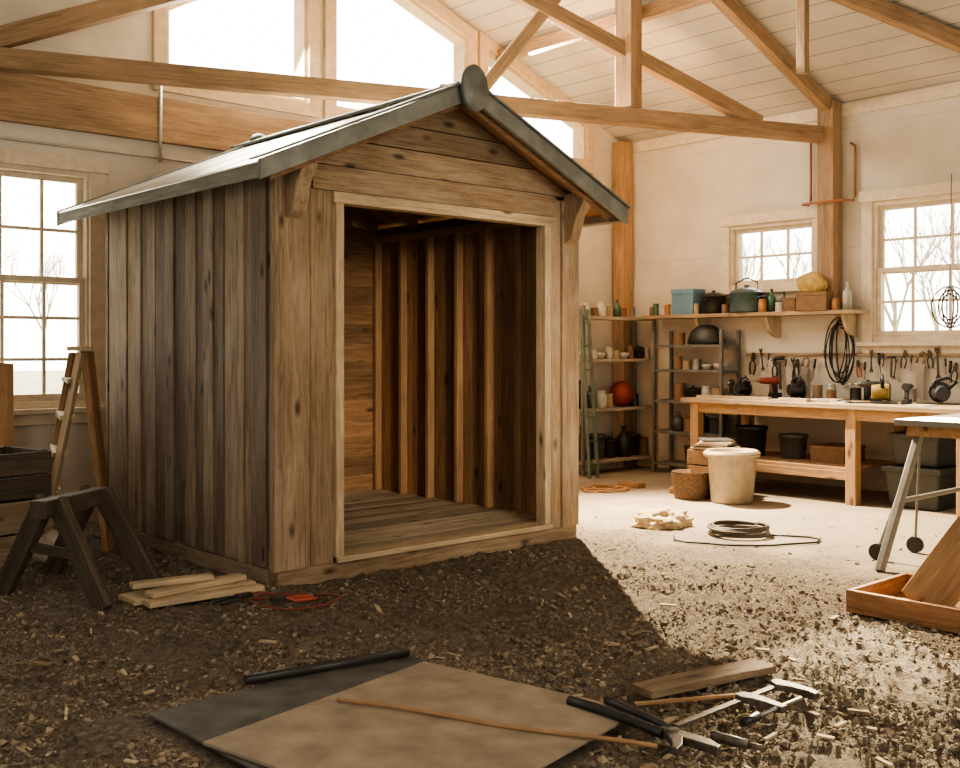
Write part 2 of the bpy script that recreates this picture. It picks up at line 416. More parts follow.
# ------------------------------------------------------------------ shed
a0, a1, b0, b1 = SH
HW = 2.43
shed = thing('shed', (4.59, 6.69, 0), 'weathered wooden garden shed with open doorway and metal gable roof', 'shed')
mid = (a0+a1)/2; RS = .44; zr = 3.10
ov, eo = .24, .225
def rz(t): return zr-RS*t
WT = rz(1.3)-.02
def vboards(bm, P0, c0, c1, z0, z1, wmin, wmax, rel=.014):
    c = c0; i = 0
    while c < c1-.01:
        w = min(random.uniform(wmin, wmax)*random.choice([1, .55, .8]), c1-c)
        if c1-(c+w) < .05: w = c1-c
        d = random.choice([0, rel, rel*.5]) if i % 2 == 0 else rel*random.uniform(.8, 1.4)
        a = P0(c, -.03, z0+random.uniform(0,.015)); b = P0(c+w-.004, d+random.uniform(0,.003), z1)
        box(bm, min(a[0],b[0]), max(a[0],b[0]), min(a[1],b[1]), max(a[1],b[1]), a[2], b[2])
        c += w; i += 1
bm = NB(); vboards(bm, lambda c, d, z: (a0+.02-d, c, z), b0, b1, .09, WT, .11, .2)
mk('side_wall', bm, W('side','Z'), shed, bevel=.004, label='brown weathered board and batten siding')
bm = NB(); vboards(bm, lambda c, d, z: (a1-.025+d, c, z), b0, b1, .09, WT, .12, .19, .008)
mk('side_wall', bm, W('inner','Z'), shed, bevel=.003)
boxes('wall_stud', [(a1-.125,a1-.056,b0+.10+i*(b1-b0-.2)/6,b0+.14+i*(b1-b0-.2)/6,.13,HW-.06) for i in range(7)], W('stud','Z'), shed)
boxes('wall_plate', [(a1-.13,a1-.056,b0+.05,b1-.05,HW-.06,HW)], W('stud','Y'), shed)
bm = NB(); z = .1
while z < 3.0:
    h = .17; hw = 1.29 if z+h < WT else max(0, min(1.29, (zr-.03-(z+h))/RS))
    if hw > .1: box(bm, mid-hw, mid+hw, b1-.045-random.uniform(0,.006), b1-.01, z, z+h-.0005)
    z += h
box(bm, a0+.1, a1-.1, b1-.012, b1-.004, .1, WT)
mk('back_wall', bm, W('inner','X'), shed, bevel=.002)
fy = b0
boxes('corner_board', [(c, c+w-.005, fy-d-.005, fy+.035, .09, WT) for c, w, d in [(a0-.012,.25,.016),(a0+.242,.20,.0),(a1-.34,.17,.0),(a1-.168,.18,.016)]], W('front','Z'), shed, bevel=.008)
bm = NB(); i = 0; z = 2.375
for h in [.16,.17,.15,.17,.16]:
    zt = z+h-.006
    w0 = max(.02, min(1.29, (zr-.02-z)/RS)); w1 = max(.02, min(1.29, (zr-.02-zt)/RS))
    if i == 0: w0 = w1 = 1.05
    yy = fy-.010-random.uniform(0,.008) if i else fy-.024
    prism(bm, [(mid-w0,yy,z),(mid+w0,yy,z),(mid+w1,yy,zt),(mid-w1,yy,zt)], (0,.035,0))
    z += h; i += 1
mk('gable_board', bm, W('front','X'), shed, bevel=.003)
d0, d1, dz = a0+.46, a0+2.24, 2.30
boxes('door_frame', [(d0-.05,d0+.01,fy-.035,fy+.06,.10,dz+.02),(d1-.01,d1+.05,fy-.035,fy+.06,.10,dz+.02)], W('pale','Z'), shed)
boxes('door_header', [(d0-.07,d1+.07,fy-.045,fy+.06,dz,dz+.07)], W('pale','X'), shed)
boxes('wall_stud', [(x,x+.07,fy+.036,fy+.10,.13,HW) for x in (a0+.03, d0-.09, d1+.02, a1-.12)], W('inner','Z'), shed)
bm = NB(); y = b0+.01
while y < b1-.06:
    box(bm, a0+.03, a1-.03, y, y+.138, .085, .125+random.uniform(0,.003)); y += .14
mk('shed_floor', bm, W('floorp','X'), shed, bevel=.003, label='dusty pale plank floor')
boxes('door_sill', [(d0-.05,d1+.05,fy-.06,fy+.1,.10,.135)], W('pale','X'), shed)
boxes('base_skid', [(a0+.02,a1,fy-.005,fy+.10,-.02,.092)], W('front','X'), shed, bevel=.008)
boxes('base_skid', [(a0+.01,a0+.1,fy+.10,b1,-.02,.09),(a1-.1,a1,fy+.10,b1,-.02,.092)], W('side','Y'), shed, bevel=.008)
boxes('base_skid', [(a0+.1,a1-.1,b1-.1,b1,-.02,.09)], W('side','X'), shed, bevel=.008)
ROOFM = plain('roof_metal', (.78,.77,.73), .30, .9, .15, 2, bump=.06)
CAPM = plain('cap_metal', (.17,.18,.175), .45, .4, .25, 8, bump=.15)
def roof_side(s):
    def pt(t, off): return (mid+s*t, rz(t)+off)
    bm = NB(); y = b0-ov
    while y < b1+ov-.02:
        w = min(.16, b1+ov-y)
        p = [pt(0,0), pt(1.3+eo,0), pt(1.3+eo,.022), pt(0,.022)]
        prism(bm, [(q[0], y, q[1]) for q in p], (0, w-.0005, 0)); y += w
    mk('roof_deck', bm, W('inner','X'), shed)
    bm = NB(); y = b0-ov-.02; ye = b1+ov+.02
    p = [pt(0,.024), pt(1.3+eo+.03,.024), pt(1.3+eo+.03,.034), pt(0,.034)]
    prism(bm, [(q[0], y, q[1]) for q in p], (0, ye-y, 0))
    y += .6
    while y < ye-.2:
        p = [pt(0.02,.03), pt(1.3+eo+.03,.03), pt(1.3+eo+.03,.038), pt(.02,.038)]
        prism(bm, [(q[0], y, q[1]) for q in p], (0, .014, 0)); y += .8
    mk('roof_panel', bm, ROOFM, shed, bevel=.002)
    for yy in (b0-ov-.045, b1+ov+.005):
        bm = NB()
        p = [pt(0,-.07), pt(1.3+eo+.035,-.07), pt(1.3+eo+.035,.045), pt(0,.05)]
        prism(bm, [(q[0], yy, q[1]) for q in p], (0, .035, 0))
        mk('fascia', bm, plain('fascia_grey', (.20,.205,.19), .55, .1, .25, 7, bump=.25), shed, bevel=.004, label='slate grey weathered rake board')
    bm = NB(); p = [pt(1.3+eo,-.06), pt(1.3+eo+.03,-.06), pt(1.3+eo+.03,.02), pt(1.3+eo,.02)]
    prism(bm, [(q[0], b0-ov-.01, q[1]) for q in p], (0, b1-b0+2*ov+.02, 0))
    mk('eave_board', bm, W('grey','Y'), shed, bevel=.003)
    bm = NB()
    p = [pt(0,.052), pt(1.3+eo+.05,.052), pt(1.3+eo+.05,.066), pt(0,.07)]
    prism(bm, [(q[0], b0-ov-.06, q[1]) for q in p], (0, .12, 0))
    mk('rake_cap', bm, CAPM, shed, bevel=.003)
roof_side(-1); roof_side(1)
bm = NB()
prism(bm, [(mid-.10,b0-ov,zr+.01),(mid,b0-ov,zr+.055),(mid+.10,b0-ov,zr+.01),(mid+.10,b0-ov,zr+.03),(mid,b0-ov,zr+.075),(mid-.10,b0-ov,zr+.03)], (0,b1-b0+2*ov,0))
mk('ridge_cap', bm, CAPM, shed)
bm = NB(); lathe(bm, [(0,-.02),(.105,-.02),(.11,-.01),(.11,.01),(.105,.02),(0,.02)], seg=36, sy=1.4)
mk('gable_disc', bm, CAPM, shed, local=True, loc=(-.02, b0-ov-.085-6.69, zr-.01), rot=(math.pi/2,0,0), label='round dark grey plate at the gable peak')
bm = NB(); lathe(bm, [(0,0),(.07,0),(.08,.03),(.05,.07),(0,.085)], (mid, b1-.05, zr+.03), seg=16)
mk('roof_vent', bm, CAPM, shed)
for k in range(5):
    y = b0+.02+k*(b1-b0-.1)/4
    for s in (-1,1):
        bm = NB(); p = [(mid+s*.002, zr-.005), (mid+s*1.24, rz(1.24)-.005), (mid+s*1.24, rz(1.24)-.09), (mid+s*.002, zr-.095)]
        prism(bm, [(q[0], y+.04, q[1]) for q in p], (0,.045,0)); mk('rafter', bm, W('stud','X'), shed)
for s in (-1, 1):
    x = mid+s*1.19; zt = rz(1.19+.05)-.005
    bm = NB()
    prism(bm, [(x-.05,fy-.018,zt),(x-.05,fy-.215,zt),(x-.05,fy-.215,zt-.08),(x-.05,fy-.15,zt-.16),(x-.05,fy-.09,zt-.33),(x-.05,fy-.018,zt-.37)], (.10,0,0))
    mk('bracket', bm, W('front','Z'), shed, bevel=.008)
for s in (-1,1):
    bm = NB(); p = [(mid, zr-.02), (mid+s*1.46, rz(1.46)-.02), (mid+s*1.46, rz(1.46)-.10), (mid, zr-.10)]
    prism(bm, [(q[0], b0-ov+.02, q[1]) for q in p], (0,.03,0)); mk('barge_rafter', bm, W('inner','X'), shed)

# ------------------------------------------------------------------ building timber
WB = W('beam','X')
truss = thing('roof_truss', (10.0, 5.69, 3.6), 'brown timber roof truss with tie beam and diagonal webs', 'roof truss')
def ts(s, z): return Vector((10.05-.938*s, 5.69+.347*s, z))
beam('tie_beam', ts(.06,3.60), ts(8.15,3.60), .13, .155, WB, truss)
beam('web', ts(3.96,3.68), ts(3.10,4.75), .08, .11, WB, truss)
beam('web', ts(.95,3.66), ts(4.4,4.93), .11, .135, WB, truss)
beam('web', ts(2.43,3.68), ts(2.43,4.86), .16, .20, WB, truss)
beam('top_chord', ts(8.1,3.66), ts(4.7,5.0), .12, .15, WB, truss)
ZS = 1.80
beam('timber_post', (AW-.12,5.69,ZS+.002), (AW-.12,5.69,EAVE), .18, .18, WB, label='brown timber post standing on the wall shelf line', cat='post')
beam('timber_post', (AW-.13,BW-.12,0), (AW-.13,BW-.12,EAVE-.02), .17, .17, WB, label='brown timber corner post beside the shelving', cat='post')
beam('rafter', (AW-.02,5.69,ceil_z(AW)-.10), (RIDGE,5.69,ceil_z(RIDGE)-.10), .11, .14, WB, label='brown timber rafter under the white ceiling', cat='rafter')
beam('ceiling_brace', (8.0,4.96,ceil_z(8.0)-.10), (9.95,3.74,ceil_z(9.95)-.10), .11, .14, WB, label='brown timber brace running diagonally under the ceiling', cat='beam')
for a in (7.95, 6.2):
    beam('purlin', (a,-2,ceil_z(a)-.12), (a,BW-.02,ceil_z(a)-.12), .09, .13, WB, label='brown timber purlin running under the ceiling', cat='purlin', group='ceiling purlins')
beam('hanging_strut', (8.2,4.95,3.78), (8.2,4.95,ceil_z(8.2)-.03), .08, .08, WB, label='short vertical timber strut under the ceiling', cat='beam')
bm = NB(); pts = [(AW-.04,5.95,3.57),(AW-.04,5.95,3.2),(AW-.04,5.95,2.96),(AW-.08,5.95,2.91),(AW-.22,5.94,2.90),(AW-.26,5.90,2.90),(AW-.26,5.5,2.90),(AW-.22,5.46,2.90),(AW-.08,5.45,2.91),(AW-.04,5.45,2.96),(AW-.04,5.45,3.42),(AW-.04,5.45,3.46),(AW-.04,5.5,3.5)]
tube(bm, pts, .013)
mk('bent_pipe', bm, plain('red_pipe', (.32,.12,.06), .5), loc=(AW-.05,5.7,2.9), label='thin red-brown pipe bent around the timber post', cat='pipe')
bm = NB(); tube(bm, [(4.0,BW-.08,2.98),(4.0,BW-.08,3.66)], .016)
mk('conduit', bm, plain('conduit_grey', (.45,.43,.4), .4, .5), loc=(4.0,BW-.08,2.98), label='grey metal conduit running up the wall', cat='pipe')
bm = NB(); tube(bm, [(1.0,BW-.02,3.03),(5.4,BW-.02,3.03)], .012)
mk('conduit', bm, plain('conduit_grey', (.45,.43,.4)), loc=(2.6,BW-.02,3.03), label='grey metal conduit above the double window', cat='pipe')

# ------------------------------------------------------------------ containers
def container(kind, loc, r, h, mat, label, cat, name=None, group=None, lidmat=None, seg=22, rotz=0):
    loc = Vector(loc)
    name = name or kind
    if kind == 'can': prof = [(0,0),(r,0),(r,.02*h),(r*.97,.05*h),(r*.97,.93*h),(r,.96*h),(r,h),(r*.9,h),(r*.9,.9*h),(0,.9*h)]
    elif kind == 'bottle': prof = [(0,0),(r,0),(r,.6*h),(r*.8,.68*h),(r*.35,.78*h),(r*.32,.95*h),(r*.4,.95*h),(r*.4,h),(0,h)]
    elif kind == 'jar': prof = [(0,0),(r*.95,0),(r,.06*h),(r,.75*h),(r*.8,.84*h),(r*.8,.88*h),(0,.88*h)]
    elif kind == 'bowl': prof = [(0,0),(r*.45,0),(r*.5,.08*h),(r*.85,.5*h),(r,h),(r*.95,h),(r*.8,.55*h),(r*.4,.15*h),(0,.12*h)]
    elif kind == 'pot': prof = [(0,0),(r*.9,0),(r,.1*h),(r,.95*h),(r*1.06,.96*h),(r*1.06,h),(r*.94,h),(r*.94,.3*h),(0,.25*h)]
    elif kind == 'bucket': prof = [(0,0),(r*.82,0),(r*.84,.02*h),(r*.97,.88*h),(r*1.05,.88*h),(r*1.05,.96*h),(r*1.02,h),(r*.95,h),(r*.93,.9*h),(r*.78,.08*h),(0,.06*h)]
    elif kind == 'ball': prof = [(0,0)]+[(r*math.sin(math.pi*k/12), h/2-h/2*math.cos(math.pi*k/12)) for k in range(1, 12)]+[(0,h)]
    if kind in ('jar','pot') or lidmat:
        e = thing(name, loc, label, cat, group, rot=(0,0,rotz))
        bm = NB(); lathe(bm, prof, seg=seg); mk('body', bm, mat, e, local=True)
        bm = NB(); lm = lidmat or mat
        if kind == 'jar': lathe(bm, [(r*.84,.86*h),(r*.86,.87*h),(r*.86,h*.99),(r*.8,h),(0,h)], seg=seg); mk('lid', bm, lm, e, local=True)
        elif kind == 'pot':
            lathe(bm, [(r*1.04,h),(r*.9,h+.12*r),(r*.5,h+.28*r),(0,h+.32*r)], seg=seg)
            lathe(bm, [(r*.12,h+.3*r),(r*.2,h+.45*r),(0,h+.52*r)], seg=12); mk('lid', bm, lm, e, local=True)
            for s in (-1,1):
                bm = NB(); tube(bm, [(s*r*.98,-.25*r,.75*h),(s*r*1.25,-.2*r,.77*h),(s*r*1.25,.2*r,.77*h),(s*r*.98,.25*r,.75*h)], .05*r+.003, 6)
                mk('handle', bm, lm, e, local=True)
        return e
    bm = NB(); lathe(bm, prof, seg=seg)
    return mk(name, bm, mat, loc=loc, local=True, label=label, cat=cat, group=group)
def carton(name, loc, sx, sy, sz, mat, label, cat='box', rotz=0, lid=True, group=None):
    e = thing(name, loc, label, cat, group, rot=(0,0,rotz))
    bm = NB(); box(bm, -sx/2, sx/2, -sy/2, sy/2, 0, sz*(.8 if lid else 1)); mk('body', bm, mat, e, local=True, bevel=.004)
    if lid:
        bm = NB(); box(bm, -sx/2-.006, sx/2+.006, -sy/2-.006, sy/2+.006, sz*.8, sz); mk('lid', bm, mat, e, local=True, bevel=.006)
    return e
BLACK = plain('black_plastic', (.02,.02,.022), .45); DKM = plain('dark_metal', (.06,.057,.052), .4, .7)
STEEL = plain('steel', (.30,.29,.27), .45, .8); WHITE = plain('white_ceramic', (.56,.51,.43), .35); RED = plain('red_paint', (.38,.07,.04), .4)
GREENG = plain('green_glass', (.06,.14,.10), .15); TEAL = plain('teal_enamel', (.07,.115,.125), .35); BLUE = plain('blue_tin', (.11,.21,.31), .45)
YEL = plain('ochre_cloth', (.46,.31,.11), .85, var=.3, bump=.6); BRN = plain('brown_card', (.20,.12,.065), .8); TAN = plain('tan_plastic', (.37,.30,.22), .55)
GLASS = plain('frosted_glass', (.42,.42,.35), .15); ORNG = plain('orange_tin', (.38,.18,.07), .45); KRAFT = plain('kraft', (.36,.27,.17), .85)
GRYP = plain('grey_plastic', (.07,.07,.066), .5); WORNM = plain('worn_metal', (.13,.115,.10), .55, .6, var=.4, scale=30, bump=.2)

# ------------------------------------------------------------------ wall shelf
ws = thing('wall_shelf', (9.87, 6.9, 1.76), 'long pale wooden wall shelf on curved brackets', 'shelf')
boxes('shelf_board', [(9.71,10.03,5.30,7.96,ZS-.04,ZS)], W('top','Y'), ws)
for y in (5.46, 6.35, 7.25):
    bm = NB()
    pts = [(10.045,y-.02,ZS-.041),(9.78,y-.02,ZS-.041),(9.78,y-.02,ZS-.07)]
    for k in range(1, 7):
        t = k/7*math.pi/2; pts.append((10.0-.2*math.cos(t), y-.02, ZS-.07-.19*math.sin(t)))
    pts += [(10.0,y-.02,ZS-.27),(10.045,y-.02,ZS-.27)]
    prism(bm, pts, (0,.04,0)); mk('bracket', bm, W('pale','Z'), ws)
A = 9.87
carton('storage_tin', (A,7.42,ZS), .22,.30,.29, BLUE, 'blue square tin box on the wall shelf', 'tin')
container('pot', (A,7.07,ZS), .13,.20, DKM, 'black cooking pot with lid on the wall shelf', 'pot', 'cooking_pot')
kp = container('pot', (A-.03,6.62,ZS), .175,.22, TEAL, 'large dark teal enamel pot with lid on the wall shelf', 'pot', 'enamel_pot', lidmat=plain('dark_teal', (.05,.08,.08), .35), rotz=1.5)
bm = NB(); tube(bm, [(-.15,0,.2),(-.14,0,.33),(0,0,.38),(.14,0,.33),(.15,0,.2)], .009); mk('carry_handle', bm, DKM, kp, local=True)
container('bottle', (A,6.33,ZS), .045,.25, GREENG, 'green glass bottle on the wall shelf', 'bottle')
container('bottle', (A+.06,6.22,ZS), .04,.22, TEAL, 'dark teal bottle on the wall shelf', 'bottle')
container('jar', (A-.08,6.39,ZS), .045,.14, ORNG, 'small orange jar with lid on the wall shelf', 'jar')
container('can', (A-.08,6.86,ZS), .04,.1, BRN, 'small brown tin can between the pots', 'can', 'tin_can')
container('can', (A-.1,7.23,ZS), .03,.12, KRAFT, 'small tan tin can beside the blue tin', 'can', 'tin_can')
carton('cardboard_box', (A,6.06,ZS), .2,.15,.15, BRN, 'small brown cardboard box on the wall shelf')
container('can', (A-.07,6.19,ZS), .045,.1, WHITE, 'small white tin can on the wall shelf', 'can', 'tin_can')
PX = 9.76
carton('wooden_box', (PX,5.76,ZS), .14,.34,.19, BRN, 'brown box under the ochre cloth bundle')
bm = NB(); bmesh.ops.create_icosphere(bm, subdivisions=4, radius=.13)
for v in bm.verts:
    n = noise.noise(v.co*9)*.03+noise.noise(v.co*22)*.012; v.co = v.co*(1+n*9); v.co.x *= .65; v.co.y *= 1.25; v.co.z *= .85; v.co.z += .09
    if v.co.z < 0.0: v.co.z = 0.0
for f in bm.faces: f.smooth = True
mk('cloth_bundle', bm, YEL, loc=(PX-.01,5.78,ZS+.19), local=True, label='crumpled ochre cloth bundle on top of a brown box', cat='cloth')
container('bottle', (A-.04,5.44,ZS), .045,.28, GLASS, 'pale glass bottle at the end of the wall shelf', 'bottle')
container('jar', (A-.09,5.54,ZS), .04,.12, ORNG, 'orange jar beside the brown box', 'jar')
random.seed(3)
for i, y in enumerate([7.62,7.70,7.78,7.85,7.92]):
    container('can' if i % 2 else 'jar', (A+random.uniform(-.04,.04),y,ZS), .034,random.uniform(.09,.15), [STEEL,ORNG,WHITE,GREENG,BRN][i], ['grey jar with lid','orange tin can','white jar with lid','green tin can','brown jar with lid'][i]+' on the wall shelf', 'can' if i % 2 else 'jar', 'tin_can' if i % 2 else 'jar')

# ------------------------------------------------------------------ shelving units
def rack(x0, x1, y0, y1, ztop, levels, mat, label, pm=None, th=.03):
    e = thing('shelving_unit', ((x0+x1)/2,(y0+y1)/2,0), label, 'shelving unit')
    boxes('post', [(x,x+.035,y,y+.035,0,ztop) for x in (x0, x1-.035) for y in (y0, y1-.035)], pm or mat, e, bevel=0)
    boxes('shelf', [(x0+.002,x1-.002,y0+.002,y1-.002,z-th,z) for z in levels], mat, e, bevel=.003)
    return e
rack(8.72, 10.0, 7.98, 8.31, 1.785, [.16,.74,1.30,1.78], W('shelfw','X'), 'wide pale wooden shelving unit full of jars and bowls', pm=W('grey','Z'), th=.035)
rack(9.64, 10.0, 6.80, 7.76, 1.62, [.12,.48,.83,1.18,1.46], plain('rack_metal', (.17,.165,.15), .5, .4), 'open grey metal shelving rack against the wall')
random.seed(11)
def fill1(z, kinds, hmax, x=8.80):
    for kd, r, h, mt, lb, ct in kinds:
        container(kd, (x+r, 8.13+random.uniform(-.03,.03), z), r, min(h,hmax), mt, lb, ct, name=ct)
        x += 2*r+random.uniform(.005,.025)
S1 = ' on the pale shelving'
fill1(1.78, [('can',.05,.12,STEEL,'grey tin can'+S1,'can'),('jar',.05,.15,GLASS,'glass jar with lid'+S1,'jar'),('can',.04,.1,BRN,'brown tin can'+S1,'can'),('jar',.055,.17,GLASS,'tall glass jar with lid'+S1,'jar'),('can',.06,.13,KRAFT,'tan tin can'+S1,'can'),('bottle',.04,.2,GREENG,'green bottle'+S1,'bottle'),('can',.05,.11,BRN,'brown tin can'+S1,'can'),('jar',.05,.14,ORNG,'orange jar with lid'+S1,'jar'),('can',.045,.12,STEEL,'grey tin can'+S1,'can')], .3)
fill1(1.30, [('bowl',.08,.08,WHITE,'white ceramic bowl'+S1,'bowl'),('can',.05,.1,WHITE,'white cup'+S1,'cup'),('bowl',.08,.07,WHITE,'white ceramic bowl'+S1,'bowl'),('jar',.05,.14,GLASS,'glass jar with lid'+S1,'jar'),('can',.045,.1,KRAFT,'tan cup'+S1,'cup'),('bowl',.09,.07,WHITE,'white ceramic bowl'+S1,'bowl'),('jar',.04,.15,BRN,'brown jar with lid'+S1,'jar'),('pot',.08,.12,DKM,'dark metal pot with lid'+S1,'pot'),('can',.04,.12,WHITE,'white cup'+S1,'cup')], .3)
fill1(.74, [('bottle',.07,.32,BLACK,'black jug'+S1,'jug'),('bottle',.06,.25,GRYP,'grey jug'+S1,'jug'),('jar',.07,.2,GLASS,'glass jar with lid'+S1,'jar'),('can',.05,.16,KRAFT,'tan tin can'+S1,'can')], .34)
container('ball', (9.56,8.14,.74), .15,.30, plain('lantern_red', (.20,.03,.02), .55), 'round dull red lantern'+S1, 'lantern', 'lantern')
container('can', (9.79,8.14,.74), .05,.14, DKM, 'dark tin can beside the red lantern', 'can')
fill1(.16, [('bottle',.10,.38,BLACK,'large black jug'+S1,'jug'),('bucket',.11,.28,GRYP,'grey bucket'+S1,'bucket'),('pot',.1,.2,DKM,'dark metal pot with lid'+S1,'pot'),('bottle',.08,.36,BLACK,'black jug'+S1,'jug'),('bucket',.11,.25,BLACK,'black bucket'+S1,'bucket'),('can',.07,.2,BRN,'brown paint can'+S1,'can')], .4)
def fill2(z, kinds):
    y = 6.86
    for kd, r, h, mt, lb, ct in kinds:
        container(kd, (9.81, y+r, z), r, h, mt, lb, ct, name=ct); y += 2*r+.02
S2 = ' on the metal rack'
fill2(1.18, [('bowl',.08,.07,WHITE,'white bowl'+S2,'bowl'),('bowl',.07,.06,GLASS,'pale bowl'+S2,'bowl'),('can',.06,.12,STEEL,'steel can'+S2,'can'),('can',.05,.1,KRAFT,'tan can'+S2,'can'),('jar',.05,.15,BRN,'brown jar with lid'+S2,'jar')])
fill2(.83, [('can',.09,.15,KRAFT,'tan tin'+S2,'can'),('jar',.06,.17,GLASS,'glass jar with lid'+S2,'jar'),('pot',.1,.12,DKM,'dark pot with lid'+S2,'pot'),('can',.07,.2,BRN,'tall brown tin'+S2,'can')])
fill2(.48, [('bucket',.11,.2,GRYP,'grey pail'+S2,'bucket'),('bottle',.07,.25,BLACK,'black jug'+S2,'jug'),('can',.08,.16,BRN,'brown tin'+S2,'can'),('bottle',.07,.22,GRYP,'grey jug'+S2,'jug')])
fill2(.12, [('bucket',.13,.24,BLACK,'black pail'+S2,'bucket'),('bucket',.13,.2,GRYP,'grey pail at the bottom of the metal rack','bucket')])
bm = NB(); lathe(bm, [(0,0),(.15,0),(.165,.02),(.16,.06),(.13,.15),(.07,.21),(0,.22)], seg=28, sy=1.4)
mk('domed_lid', bm, BLACK, loc=(9.80,7.12,1.462), local=True, label='black domed lid resting on the metal rack', cat='lid')
container('can', (9.81,7.50,1.46), .07,.14, BRN, 'brown tin on top of the metal rack', 'can', 'tin_can')
GP = plain('green_paint', (.11,.15,.12), .5)
tl = thing('leaning_ladder', (8.72,7.9,0), 'narrow green ladder standing upright against the shelving', 'ladder')
for d in (0, .13): beam('rail', (8.63+d,7.80,.0), (8.63+d,7.94,1.85), .022, .04, GP, tl, up=(0,1,0))
for k in range(7):
    t = .08+k*.14; p = Vector((8.635,7.80,0)).lerp(Vector((8.635,7.94,1.85)), t)
    beam('rung', p, p+Vector((.12,0,0)), .025, .018, GP, tl, bevel=0)

# ------------------------------------------------------------------ workbench
wb = thing('workbench', (9.4,5.3,0), 'long orange-brown wooden workbench with lower shelf', 'workbench')
bm = NB()
for k in range(5):
    x = 8.85+k*.22; box(bm, x, x+.217, 3.75, 6.75, .865, .91)
mk('tabletop', bm, W('top','Y', ), wb, bevel=.005)
boxes('apron', [(8.90,8.94,3.83,6.67,.765,.865),(9.86,9.90,3.83,6.67,.765,.865)], W('bench','Y'), wb)
boxes('apron', [(8.94,9.86,3.83,3.87,.765,.865),(8.94,9.86,6.63,6.67,.765,.865)], W('bench','X'), wb)
boxes('leg', [(x,x+.10,y,y+.10,0,.865) for x in (8.89,9.80) for y in (3.84,4.84,6.56)], W('bench','Z'), wb, bevel=.005)
boxes('lower_shelf', [(8.93,9.86,4.9,6.6,.30,.33)], W('bench','Y'), wb); boxes('rail', [(8.91,8.95,4.94,6.56,.22,.298)], W('bench','Y'), wb)
ZB = .91
def drill(loc, rotz, col, label, s=1.0):
    e = thing('power_drill', loc, label, 'power tool', rot=(0,0,rotz)); e.scale = (s,s,s)
    bm = NB(); cyl(bm, (-.1,0,.16), (.06,0,.16), .035, .03); cyl(bm, (.06,0,.16), (.09,0,.16), .03, .02); mk('body', bm, col, e, local=True, bevel=.003)
    bm = NB(); bar(bm, (-.05,0,.15), (-.075,0,.05), .035, .04, up=(0,1,0)); mk('handle', bm, BLACK, e, local=True, bevel=.006)
    bm = NB(); box(bm, -.12,-.01,-.035,.035,0,.05); mk('battery', bm, BLACK, e, local=True, bevel=.008)
    bm = NB(); cyl(bm, (.09,0,.16), (.13,0,.16), .014, .01); cyl(bm, (.13,0,.16), (.2,0,.16), .004); mk('chuck', bm, STEEL, e, local=True)
drill((9.45,6.10,ZB), 2.5, plain('dull_red', (.24,.05,.03), .5), 'red and black power drill on the workbench', 1.1)
drill((9.6,5.90,ZB), .6, GRYP, 'dark grey power drill on the workbench')
def csaw(loc, rotz, col, label, s=1.0):
    e = thing('circular_saw', loc, label, 'power tool', rot=(0,0,rotz)); e.scale = (s,s,s)
    bm = NB(); box(bm, -.17,.17,-.09,.09,.0,.010); mk('base_plate', bm, DKM, e, local=True)
    bm = NB(); cyl(bm, (0,-.02,.09), (0,.10,.09), .07, .055); cyl(bm, (0,-.035,.10), (0,-.02,.10), .088); mk('body', bm, col, e, local=True, bevel=.004)
    bm = NB(); cyl(bm, (0,-.045,.09), (0,-.04,.09), .078, seg=30); mk('blade', bm, STEEL, e, local=True)
    bm = NB(); tube(bm, [(-.06,.02,.13),(-.12,.02,.18),(-.05,.02,.22),(.05,.02,.19),(.06,.02,.14)], .016); mk('handle', bm, BLACK, e, local=True)
csaw((9.35,4.80,ZB), .5, plain('yellow_tool', (.26,.19,.055), .45), 'yellow and black circular saw on the workbench', 1.15)
csaw((9.5,4.35,ZB), 2.2, BLACK, 'black circular saw on the workbench', 1.1)
csaw((9.45,5.75,ZB), 1.0, BLACK, 'black circular saw behind the paper', 1.05)
drill((9.55,5.06,ZB), 1.9, BLACK, 'black power drill beside the circular saw')
drill((9.3,4.55,ZB), .2, BLACK, 'black power drill between two circular saws')
drill((9.15,6.35,ZB), 3.6, BLACK, 'black power drill near the bench end')
csaw((9.55,6.45,ZB), 1.2, BLACK, 'black circular saw at the bench end', .95)
for i,(x,y,sx,sy,r) in enumerate([(9.25,5.35,.4,.28,.3),(9.15,5.05,.28,.2,-.4),(9.1,5.78,.3,.21,.8),(9.1,4.35,.3,.21,.1)]):
    bm = NB(); box(bm, -sx/2,sx/2,-sy/2,sy/2,0,.008+.012*(i == 0)); mk('paper_pad', bm, WHITE, loc=(x,y,ZB), local=True, rot=(0,0,r), label='white paper lying on the workbench', cat='paper')
container('can', (9.75,5.72,ZB), .05,.14, KRAFT, 'tan tin can on the workbench', 'can', 'tin_can')
container('jar', (9.72,5.55,ZB), .05,.15, GLASS, 'glass jar with lid on the workbench', 'jar')
container('can', (9.74,5.3,ZB), .055,.12, DKM, 'dark tin can on the workbench', 'can', 'tin_can')
container('bottle', (9.76,5.18,ZB), .04,.2, BLACK, 'black bottle on the workbench', 'bottle')
container('can', (9.55,5.45,ZB), .045,.10, BRN, 'brown tin can on the workbench', 'can', 'tin_can')
container('bottle', (9.78,6.25,ZB), .045,.22, BRN, 'brown bottle on the workbench', 'bottle')
container('can', (9.70,4.72,ZB), .05,.13, STEEL, 'steel can on the workbench', 'can', 'tin_can')
carton('tool_case', (9.62,3.98,ZB), .3,.3,.12, GRYP, 'dark grey tool case on the workbench', 'tool case')
bm = NB(); pts = []
for k in range(60):
    t = k/59; pts.append((9.15+.12*math.sin(t*15)*(1-t*.4), 4.65+1.0*t+.05*math.cos(t*21), ZB+.009))
tube(bm, pts, .007, 6); mk('tool_cable', bm, BLACK, loc=(9.15,5.1,ZB), label='black power tool cable winding over the workbench', cat='cable')
